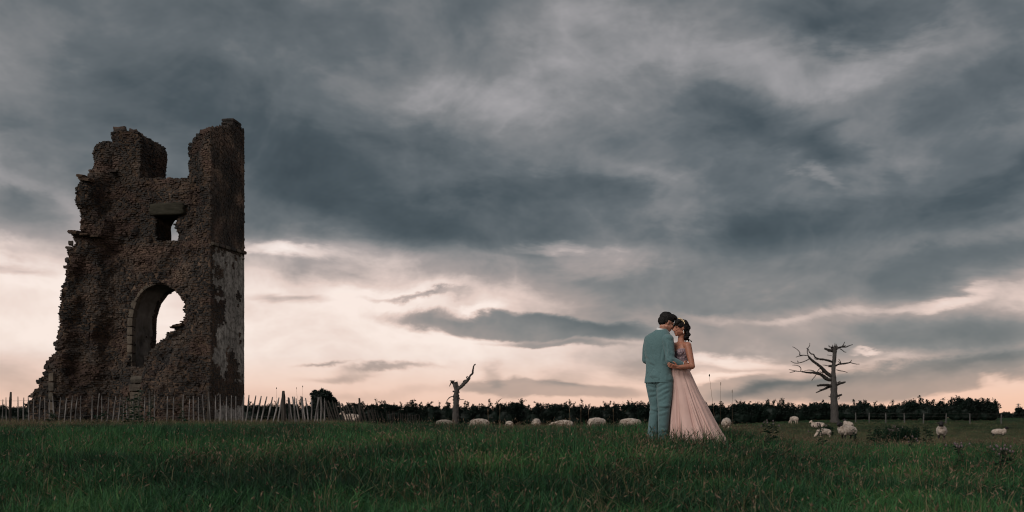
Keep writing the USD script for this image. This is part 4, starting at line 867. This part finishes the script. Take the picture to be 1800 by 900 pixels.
# hair, eyes, shoes
hs = [egg((-.026, 0, .052), (.106, .084, .088), 28), egg((-.062, 0, .005), (.066, .074, .078), 24), egg((.042, 0, .106), (.062, .062, .036), 20)]
hs += [egg((-.028, s * .067, .018), (.032, .014, .040), 14) for s in (-1, 1)]
hm = union(hs) - Manifold.batch_hull([egg((.118, 0, .00), (.052, .10, .082), 20), egg((.07, 0, -.08), (.06, .12, .085), 20)]) - Manifold.cube([.3, .3, .1]).translate([-.1, -.15, -.168])
gh = tri(xf(hm, HR, GH).refine_to_length(.012)); gh.merge_vertices(); trimesh.smoothing.filter_taubin(gh, iterations=4)
def strands(t_, amp, c, R):
    q_ = (np.array(t_.vertices) - c) @ np.linalg.inv(R).T; d = meshkit.fbm(np.stack([q_[:, 0] * 22, q_[:, 1] * 80, q_[:, 2] * 40], -1), 3, 2) - .5
    t_.vertices = np.array(t_.vertices) + np.array(t_.vertex_normals) * (amp * 2 * d)[:, None]; return t_
part(groom, 'hair', strands(gh, .011, GH, HR), M['hair'], smooth=True, parent=gbody)
for s in (-1, 1):
    part(groom, 'eye', tri(xf(egg((.082, s * .033, .004), (.007, .014, .006), 10), HR, GH)), M['eye'], smooth=True, parent=gbody)
    part(groom, 'eyebrow', tri(xf(Manifold.batch_hull([ball((.088, s * .014, .024), .005, 8), ball((.077, s * .046, .026), .004, 8)]), HR, GH)), M['hair'], smooth=True, parent=gbody)
for a_, yw in ((ankL, 62), (ankR, 40)):
    f_ = np.array([math.cos(math.radians(yw)), math.sin(math.radians(yw)), 0]); g0 = np.array([a_[0], a_[1], zg])
    part(groom, 'shoe', soften(union([Manifold.batch_hull([ball(g0 - f_ * .07 + [0, 0, .045], .042), ball(g0 + f_ * .05 + [0, 0, .04], .045), ball(g0 + f_ * .17 + [0, 0, .032], .034)]), Manifold.batch_hull([ball(g0 - f_ * .05 + [0, 0, .04], .045), ball(g0 + [0, 0, .1], .05)])]), .02, 4), M['shoe'], smooth=True, parent=gbody)

# --- bride
YB = math.radians(222)
bride = thing('person', 'woman in a strapless blush gown and gold leaf headband, smiling up at the man', 'person', (Q(1205, 780)[0], Y0, float(H(Q(1205, 780)[0], Y0))))
zb2 = float(H(Q(1210, 780)[0], Y0))
BH = Q(1196.2, 577.5, -.02); BYAW, BP = math.radians(197), math.radians(2)
bp_, bat_, BR = head(BYAW, BP, BH, .98, True)
bshL, belL, bwrL = Q(1209, 607.5, -.13), Q(1217, 644, -.20), Q(1191, 645.5, -.27)
bshR, belR, bwrR = Q(1184, 608, .12), Q(1174, 632, .22), Q(1172, 618, .10)
B = bp_ + limb([Q(1197, 604, .0), Q(1197.5, 594, .0), bat_((-.025, 0, -.05))], [.052, .045, .05])
bs = smooth_secs([(1197, 600.5, .0, .05, .045), (1196.8, 603.5, .0, .105, .062), (1196.4, 607.5, .0, .150, .078), (1196, 613, .0, .148, .092), (1195, 620, .0, .136, .10), (1194.5, 630, .0, .122, .092), (1194, 640, .0, .112, .085), (1194.5, 650, .0, .105, .08), (1196, 668, .0, .11, .09)], 3)
B += [as_man(loft(bs, YB, 40, exp=2.1))]
B += limb([Q(1201, 608, -.04), bshL, (bshL + belL) / 2, belL, (belL + bwrL) / 2, bwrL], [.05, .052, .046, .038, .036, .025], 18) + limb([Q(1191, 608, .04), bshR, (bshR + belR) / 2, belR, bwrR], [.05, .048, .042, .035, .025], 16)
for s in (-1, 1): B += limb([Q(1196.5 + 5 * s, 668, .03 * -s), Q(1200 + 7 * s, 722, -.05 * s), (Q(1203 + 8 * s, 772)[0], Y0 - .05 * s, zb2 + .07)], [.07, .05, .035])
for s in (-1, 1): B += limb([(Q(1203 + 8 * s, 772)[0], Y0 - .05 * s, zb2 + .05), (Q(1203 + 8 * s, 772)[0] - .12, Y0 - .08 - .05 * s, zb2 + .03)], [.035, .028])
B += hand(bwrL, Q(1177, 642.5, -.29) - bwrL, (.05, .75, .65), -1, .45, .92) + hand(bwrR, (-.3, .05, .9), (-.9, .2, 0), 1, .3, .9)
bb = part(bride, 'body', soften(union(B), .010, 5, .4, .42), M['skin_bride'], smooth=True)
# bodice: a sweetheart top
ds = smooth_secs([(1195.8, 612, .0, .150, .098), (1195.6, 617, .0, .147, .112), (1195.2, 622, .0, .140, .113), (1194.7, 630, .0, .128, .102), (1194.2, 640, .0, .119, .094), (1194.4, 649, .0, .128, .104)], 4)
bd_ = as_man(loft(ds, YB, 48, exp=2.15))
fB, rB = np.array([math.cos(YB), math.sin(YB), 0]), np.array([math.sin(YB), -math.cos(YB), 0])
cups = [egg(Q(1195.4, 620, 0) + fB * .070 + rB * s * .062, (.060, .060, .062), 18) for s in (-1, 1)]
bodice = tri((bd_ + cups[0] + cups[1]).refine_to_length(.014)); bodice.merge_vertices(); trimesh.smoothing.filter_taubin(bodice, iterations=4)
vv = np.array(bodice.vertices); fr = (vv - Q(1195.5, 620)) @ fB; lt = (vv - Q(1195.5, 620)) @ rB; tz = Q(0, 613.5)[2]
hi_ = tz - .045 * np.exp(-(lt / .028) ** 2) * (fr > 0) - .05 * sstep(-fr, -.03, .09)
vv[:, 2] = np.minimum(vv[:, 2], np.maximum(hi_, vv[:, 2] - .08)); bodice.vertices = vv
part(bride, 'bodice', rough(bodice, .004, 45, 4), M['lace'], smooth=True, parent=bb)
# skirt: layers of gathered tulle spreading to the right in the grass
na, nh = 360, 46; SV = []
pr = [(646, 1194.3, .120, .098), (652, 1195, .140, .115), (664, 1197.5, .165, .140), (690, 1204, .205, .20), (720, 1210.5, .285, .28), (750, 1217.0, .355, .36), (770, 1222, .405, .42), (784, 1225.0, .435, .45)]
pr = np.array(pr); yy = np.linspace(646, 784, nh)
ang = np.arange(na) * 2 * np.pi / na; rs = np.random.default_rng(4)
ph = [(k, rs.uniform(0, 6.28), rs.uniform(.5, 1.0), rs.uniform(-.5, .5)) for k in (3, 5, 7, 10, 13, 17)]
grooves = [(rs.uniform(0, 6.28), rs.normal(0, .12), rs.uniform(.035, .075), rs.uniform(.35, 1.0), rs.uniform(-.2, .5)) for _ in range(40)]
wsum = sum(a for _, _, a, _ in ph)
for y_ in yy:
    cx, hw, hd = (np.interp(y_, pr[:, 0], pr[:, i]) for i in (1, 2, 3)); t0 = (y_ - 646) / 138
    warp = ang + .10 * np.sin(2 * ang + 1.0) * t0
    w = sum(a * np.sin(k * warp + p0 + tw_ * 2 * t0) for k, p0, a, tw_ in ph) / wsum * 1.7
    gr = sum(dp * np.exp(-(((ang - a0 - sl * t0 + np.pi) % (2 * np.pi) - np.pi) / (wd * (1 - .45 * t0))) ** 2) * sstep(t0, s0 - .25, s0 + .1) for a0, sl, wd, dp, s0 in grooves)
    rr = 1 + (.022 + .040 * t0 ** .8) * w - (.075 + .085 * t0) * gr + .05 * t0 ** 6 * np.sin(9 * ang + 4 * np.sin(3 * ang))
    c = Q(cx, y_); SV.append(c + np.stack([hw * rr * np.cos(ang), hd * rr * np.sin(ang), 0 * ang], -1) + [0, 0, 0])
SV = np.array(SV); SV[..., 2] = np.where(np.arange(nh)[:, None] == nh - 1, float(zb2) + .01, SV[..., 2])
i_, k_ = np.meshgrid(np.arange(nh - 1), np.arange(na), indexing='ij'); k2 = (k_ + 1) % na
qf = np.stack([i_ * na + k_, (i_ + 1) * na + k_, (i_ + 1) * na + k2, i_ * na + k2], -1).reshape(-1, 4)
part(bride, 'skirt', (SV.reshape(-1, 3), qf), M['tulle'], smooth=True, parent=bb)
IN = SV.reshape(-1, 3).copy(); cxy = np.repeat(np.array([Q(np.interp(y_, pr[:, 0], pr[:, 1]), y_)[:2] for y_ in yy]), na, 0); IN[:, :2] = cxy + (IN[:, :2] - cxy) * .93
part(bride, 'underskirt', (IN, qf), M['tulle'], smooth=True, parent=bb)
# bow and ends at the small of the back
bw = Q(1207.5, 649, .06)
part(bride, 'sash_bow', rough(soften(union([egg(bw + [.030, 0, .0], (.040, .022, .026), 14), egg(bw + [.005, .03, .0], (.03, .03, .022), 14), ball(bw, .02)] + limb([bw, bw + [.035, .02, -.06], bw + [.040, .03, -.12]], [.012, .022, .028])), .014, 3), .006, 25, 3), M['tulle'], smooth=True, parent=bb)
part(bride, 'jewel', tri(egg(Q(1203.4, 649.6, -.10), (.010, .010, .014), 10)), M['pearl'], smooth=True, parent=bb)
# hair: swept cap, fringe, a loose low bun of curls
hs = [egg((-.028, 0, .046), (.102, .084, .088), 26), egg((-.07, 0, .01), (.06, .07, .075), 20), egg((.045, .02, .098), (.05, .055, .030), 16), egg((.070, .018, .068), (.034, .046, .040), 16)]
hs += [egg((.030, s * .068, .036), (.046, .014, .036), 14) for s in (-1, 1)] + [egg((-.03, s * .068, .0), (.03, .018, .045), 14) for s in (-1, 1)]
rb = np.random.default_rng(12)
for _ in range(34):
    a, e = rb.uniform(-1, 1), rb.random(); hs.append(egg((-.105 + rb.normal(0, .018) + .02 * e, a * .05, .03 - .165 * e), (rb.uniform(.020, .032),) * 3, 10))
for _ in range(9): hs.append(Manifold.batch_hull([ball((-.09 + rb.normal(0, .02), rb.normal(0, .03), -.10), .012, 8), ball((-.10 + rb.normal(0, .03), rb.normal(0, .035), -.17 + rb.normal(0, .015)), .005, 8)]))
hm = union(hs) - Manifold.batch_hull([egg((.112, 0, -.02), (.045, .10, .060), 20), egg((.07, 0, -.08), (.05, .12, .09), 20)])
bh = tri(xf(hm, BR, BH).refine_to_length(.012)); bh.merge_vertices(); trimesh.smoothing.filter_taubin(bh, iterations=2)
part(bride, 'hair', strands(bh, .015, BH, BR), M['hair'], smooth=True, parent=bb)
lv, lf_ = [], []
for i in range(26):
    a = -1.35 + 2.7 * i / 25; c_ = bat_((.022 + .012 * math.cos(a * 2) - .03 * abs(math.sin(a)), math.sin(a) * .088, .046 + math.cos(a) * .094))
    v_, f__ = np.array(egg((0, 0, 0), (.007, .0045, .015), 8).to_mesh().vert_properties[:, :3]), np.array(egg((0, 0, 0), (.007, .0045, .015), 8).to_mesh().tri_verts)
    lv.append((v_ @ frame(rb.uniform(0, 6), rb.uniform(-.9, .9), rb.uniform(-.9, .9)).T + c_, f__))
hb = part(bride, 'headband', join(lv), M['gold'], smooth=True, parent=bb, kind='stuff')
part(bride, 'earring', tri(xf(egg((-.006, .082, -.045), (.009, .009, .012), 10) + egg((-.006, .083, -.066), (.006, .006, .012), 10), BR, BH)), M['pearl'], smooth=True, parent=bb)
for s in (-1, 1):
    part(bride, 'eye', tri(xf(egg((.079, s * .033, .002), (.007, .016, .006), 10), BR, BH)), M['eye'], smooth=True, parent=bb)
    part(bride, 'eyebrow', tri(xf(Manifold.batch_hull([ball((.086, s * .014, .024), .0045, 8), ball((.075, s * .046, .027), .0035, 8)]), BR, BH)), M['hair'], smooth=True, parent=bb)
part(bride, 'mouth', tri(xf(egg((.090, 0, -.067), (.008, .022, .005), 12), BR, BH)), M['lips'], smooth=True, parent=bb)

# ------------------------------------------------------------------ weeds
def weed(name, label, category, px, Y, h, seed, heads=None, n_stem=1, leaf=.16, group=None, spread=.1, leafy_=26, dx=0):
    r = np.random.default_rng(seed); x = (px - 900) / F * Y; z = float(H(x, Y))
    t_ = thing(name, label, category, (x, Y, z), group); S, L, HD = [], [], []
    for k in range(n_stem):
        bx = x + r.normal(0, spread) * (n_stem > 1); by = Y + r.normal(0, spread) * (n_stem > 1); hh = h * r.uniform(.75, 1.0) if k else h
        p = curve([(bx, by, z - .05), (bx + dx * .4 + r.normal(0, .03) * h, by, z + hh * .5), (bx + dx + r.normal(0, .06) * h, by + r.normal(0, .05), z + hh)], 6)
        S.append(tube(p, np.linspace(.007, .003, len(p)) * (1 + h), 5))
        for _ in range(leafy_):
            s = r.uniform(.12, .95); q_ = np.array([np.interp(s, np.linspace(0, 1, len(p)), p[:, i]) for i in range(3)]); a = r.random() * 6.28; l_ = leaf * r.uniform(.5, 1.1) * (1.15 - s * .6); d = np.array([math.cos(a), math.sin(a), r.uniform(-.1, .6)]); sd = np.cross(d, [0, 0, 1]); sd /= np.linalg.norm(sd)
            m_ = q_ + d * l_ * .55; e_ = q_ + d * l_ - [0, 0, l_ * .35]; w_ = l_ * .20
            L.append((np.array([q_, m_ + sd * w_, e_, m_ - sd * w_]), np.array([(0, 1, 2), (0, 2, 3)])))
        if heads:
            for _ in range(heads):
                tip = p[-1] + [r.normal(0, .09) * (h + .2), r.normal(0, .07), -abs(r.normal(0, .07)) * (h + .2)]; S.append(tube([p[-4], (p[-4] + tip) / 2 + [0, 0, .02], tip], .004, 4)); HD.append(rough(tri(egg(tip + [0, 0, .012], (.012, .012, .016), 8)), .004, 80, r.integers(99)))
    part(t_, 'stem', join(S), M['weed_stem'], kind='stuff' if len(S) > 1 else None)
    if L: part(t_, 'leaves', join(L), M['weed'], kind='stuff')
    if HD: part(t_, 'flower_heads', join(HD), M['thistle_head'], kind='stuff')
    return t_
weed('thistle', 'tall thistle with pale fluffy heads below the dead oak', 'thistle', 1446, 17, .56, 1, 9, 1, .13)
weed('thistle', 'dark leafy thistle midway between the dress and the dead oak', 'thistle', 1354, 15, .52, 2, 4, 2, .14, leafy_=40, spread=.05)
weed('thistle', 'thistle with pale heads beside the dark nettle clump', 'thistle', 1558, 24, .62, 3, 8, 2, .14, spread=.08)
weed('thistle', 'short thistle with a white tuft right below the nettle clump', 'thistle', 1599, 15, .36, 4, 6, 1, .1)
weed('thistle', 'wide headed thistle at the lower right, below the lone lamb', 'thistle', 1688, 12, .40, 5, 9, 2, .11, spread=.06)
weed('thistle', 'dark thistle with few heads near the right edge, below the walking lamb', 'thistle', 1762, 11, .42, 6, 7, 2, .12, spread=.06)
weed('nettle_clump', 'dark green nettle clump in the meadow between the two lambs', 'nettles', 1582, 33, .75, 7, None, 60, .17, spread=.40, leafy_=60)
weed('nettle_clump', 'small dark weed clump at the foot of the dead oak', 'nettles', 1456, 62, .80, 8, None, 14, .2, spread=.18, leafy_=50)
for i, (px, h, w, lb) in enumerate([(213, .95, 2, 'thin dark dock stalk by the pale pier of the arch, on its left'), (241, 1.15, 4, 'bushy dark dock in front of the pale pier of the arch'), (257, 1.2, 2, 'tallest dark dock stalk, just right of the pale pier'), (183, .6, 2, 'low dock under the dark middle of the tower'), (320, .75, 1, 'thin dock stalk below the rubble slope of the arch'), (92, .5, 3, 'low dark dock at the left foot of the tower')]):
    weed('dock_plant', lb, 'dock', px, 31, h, 20 + i, None, w, .22, spread=.10, leafy_=22)
def stalk(label, px, py0, py1, Y, lean, seed, bud='seed'):
    x0 = (px - 900) / F * Y; z0 = float(H(x0, Y)); tip = P(px + lean, py1, Y); t_ = thing('tall_stalk', label, 'stalk', (x0, Y, z0))
    p = curve([(x0, Y, z0 - .03), ((x0 * .6 + tip[0] * .4), Y, z0 * .6 + tip[2] * .4), tip], 6); part(t_, 'stem', tube(p, np.linspace(.0034, .0018, len(p)), 5), M['seed'])
    part(t_, 'seed_head', rough(tri(egg(tip + [0, 0, .02], (.006, .006, .030) if bud == 'seed' else (.010, .010, .022), 8)), .004, 50, seed), M['weed_stem'] if bud != 'seed' else M['seed'])
stalk('tall leaning stalk with a dark bud beside the dress', 1262, 0, 662, 15.5, -15, 1, 'bud')
stalk('upright thin stalk right of the leaning one, beyond the dress', 1265, 0, 677, 15.5, 2, 2)
stalk('thin stalk farthest right of the three behind the dress', 1288, 0, 690, 16, -1, 3)
stalk('thin stalk with a dark tip above the dark fence post, on its left', 487, 0, 684, 22, -1, 4, 'bud')
stalk('tall stalk with a dark bud over the sagging pales', 534, 0, 681, 22, -2, 5, 'bud')
stalk('leaning fine stalk between the dark post and the budded stalk', 528, 0, 684, 22, -7, 6)
for i, (px, py, lb) in enumerate([(859, 724, 'pale seed stalk in front of the hedge, above the sheep right of the stump'), (878, 719, 'paler seed stalk just right of the one above the sheep'), (1001, 724, 'seed stalk in front of the hedge above the neck stretching sheep'), (1021, 723, 'seed stalk between the neck stretching and the hunched sheep'), (1034, 728, 'short seed stalk at the tail of the hunched sheep'), (1078, 724, 'seed stalk between the hunched sheep and the long sheep')]):
    stalk(lb, px, 0, py, 13, rnd.uniform(-2, 2), 30 + i)

# ------------------------------------------------------------------ grass
def blades(n, rad, h0, h1, w, seed, lean=.35):
    r = np.random.default_rng(seed); a = r.random(n) * 6.28; q = rad * np.sqrt(r.random(n)); x, y = q * np.cos(a), q * np.sin(a)
    h = r.uniform(h0, h1, n); th = r.random(n) * 6.28; bend = lean * h * r.random(n) * 1.4; ww = w * r.uniform(.6, 1.3, n); fa = r.random(n) * 6.28
    t = np.array([0, .4, .75, 1.0]); V_, F_ = [], []
    cx = x[:, None] + np.cos(th)[:, None] * bend[:, None] * t ** 2; cy = y[:, None] + np.sin(th)[:, None] * bend[:, None] * t ** 2; cz = h[:, None] * (t - .18 * t ** 3 * (bend / h)[:, None])
    half = ww[:, None] * .5 * np.array([.8, 1.0, .65, .0]); sx, sy = np.cos(fa)[:, None] * half, np.sin(fa)[:, None] * half
    L = np.stack([cx - sx, cy - sy, cz], -1); R_ = np.stack([cx + sx, cy + sy, cz], -1); V_ = np.concatenate([L[:, :3], R_[:, :3], L[:, 3:]], 1)   # 7 vertices
    f = np.array([(0, 3, 4), (0, 4, 1), (1, 4, 5), (1, 5, 2), (2, 5, 6)]); F_ = f[None] + 7 * np.arange(n)[:, None, None]
    return V_.reshape(-1, 3), F_.reshape(-1, 3)
def stalks(n, rad, h0, h1, seed):
    r = np.random.default_rng(seed); v, f = blades(n, rad, h0, h1, .0052, seed, .5); return v, f
def ears(n, rad, h0, h1, seed):
    """Seed heads: fat short spindles at the tips of stalks of the same seed."""
    v, f = blades(n, rad, h0, h1, .0052, seed, .5); v = v.reshape(n, 7, 3); tip = v[:, 6]; d = tip - (v[:, 2] + v[:, 5]) / 2; d /= np.linalg.norm(d, axis=1, keepdims=True)
    r = np.random.default_rng(seed + 1); L = r.uniform(.03, .06, n)[:, None]; s = np.cross(d, r.normal(size=(n, 3))); s /= np.linalg.norm(s, axis=1, keepdims=True); m_ = np.cross(d, s); w = .0056
    b = tip - d * L * .2
    V_ = np.stack([b, b + d * L * .4 + s * w, b + d * L * .4 + (-.5 * s + .87 * m_) * w, b + d * L * .4 + (-.5 * s - .87 * m_) * w, b + d * L], 1)
    F_ = np.array([(0, 1, 2), (0, 2, 3), (0, 3, 1), (4, 2, 1), (4, 3, 2), (4, 1, 3)])[None] + 5 * np.arange(n)[:, None, None]
    return V_.reshape(-1, 3), F_.reshape(-1, 3)
def keep_out(x, y):
    """Not inside the skirt, the shoes or the walls."""
    c = Q(1219, 776); ok = ((x - c[0]) / .40) ** 2 + ((y - c[1]) / .42) ** 2 > 1
    for a_ in (ankL, ankR): ok &= (x - a_[0]) ** 2 + (y - a_[1]) ** 2 > .09 ** 2
    return ok
def scatter(name, label, protos, dens, ymin, ymax, seed, hscale, mask=None):
    r = np.random.default_rng(seed); ys = np.linspace(ymin, ymax, 400); pdf = dens(ys) * 1.30 * np.maximum(ys, .5); N = int(np.trapezoid(pdf, ys)); cdf = np.cumsum(pdf); cdf /= cdf[-1]
    y = np.interp(r.random(N), cdf, ys); x = (r.random(N) - .5) * 1.30 * y
    ok = keep_out(x, y)
    if mask is not None: ok &= r.random(N) < mask(x, y)
    x, y = x[ok], y[ok]; n = len(x); z = H(x, y) - .015
    path = '/World/' + numbered('/World', name); pi = UsdGeom.PointInstancer.Define(stage, path); tag(pi.GetPrim(), label, name.replace('_', ' '), None, 'stuff')
    for k, lst in enumerate(protos):
        pp = '%s/tuft_%03d' % (path, k + 1); UsdGeom.Xform.Define(stage, pp)
        for nm, (v, f), mat in lst: usdkit.mesh(stage, pp + '/' + nm, (v, f), mat)
        pi.CreatePrototypesRel().AddTarget(pp)
    a = r.random(n) * 6.28; sc_ = (1 + y / 38.0) * r.uniform(.8, 1.25, n); sz = hscale(x, y) * r.uniform(.7, 1.3, n)
    pi.CreateProtoIndicesAttr(Vt.IntArray.FromNumpy(r.integers(0, len(protos), n).astype(np.int32)))
    pi.CreatePositionsAttr(Vt.Vec3fArray.FromNumpy(np.stack([x, y, z], -1).astype(np.float32)))
    pi.CreateScalesAttr(Vt.Vec3fArray.FromNumpy(np.stack([sc_, sc_, sz], -1).astype(np.float32)))
    pi.CreateOrientationsAttr(Vt.QuathArray([Gf.Quath(float(math.cos(t_ / 2)), 0, 0, float(math.sin(t_ / 2))) for t_ in a]))
    return n
gp = [[('blades', blades(34, .19, .04, .26, .0056, s, .9), M['grass'])] for s in range(9)]
def hgt(x, y):
    m_ = meshkit.fbm(np.stack([x * 1.6, y * 1.1, 0 * x + 3], -1), 2, 41)
    n = m_ * .5 + .5 * meshkit.fbm(np.stack([x * .55, y * .4, 0 * x], -1), 3, 4); return (.28 + 1.15 * n + .35 * np.exp(-((y - 14) / 5) ** 2) + .3 * np.exp(-((np.hypot(x - 2.5, y - 13.9) - .45) / .22) ** 2) * (y < 14)) * np.interp(y, [18, 40], [1, .42])
n1 = scatter('grass', 'thick green grass covering the whole field', gp, lambda y: 95 * np.minimum(1, (9 / y)) ** 1.15, 3.6, 125, 1, hgt)
dp = [[('stems', stalks(7, .24, .14, .42, 60 + s), M['dry']), ('heads', ears(7, .24, .14, .42, 60 + s), M['seed'])] for s in range(6)]
def dry_mask(x, y):
    a = x / y; n = meshkit.fbm(np.stack([x * .30, y * .22, 0 * x + 9], -1), 3, 14)
    return np.clip(.10 + sstep(n, .42, .68) * .75 + .35 * sstep(a, .12, .32), 0, 1) * np.interp(y, [5, 8, 10, 12, 20, 32], [.35, .5, 1.0, 1.9, 1.9, 1])
n2 = scatter('seeding_grass', 'dry straw coloured seeding grass standing through the green', dp, lambda y: 21 * np.minimum(1, (13 / y)) ** 1.1, 4.2, 118, 2, lambda x, y: .75 * np.interp(y, [18, 40], [1, .42]), dry_mask)
lp = [[('dead_blades', blades(9, .2, .06, .26, .005, 90 + s, 1.3), M['dry'])] for s in range(4)]
n3 = scatter('dead_grass', 'bent dead straw lying among the green blades', lp, lambda y: 30 * np.minimum(1, (10 / y)) ** 1.1, 3.8, 100, 3, lambda x, y: .9 + 0 * x)
print('tufts', n1, n2, n3)
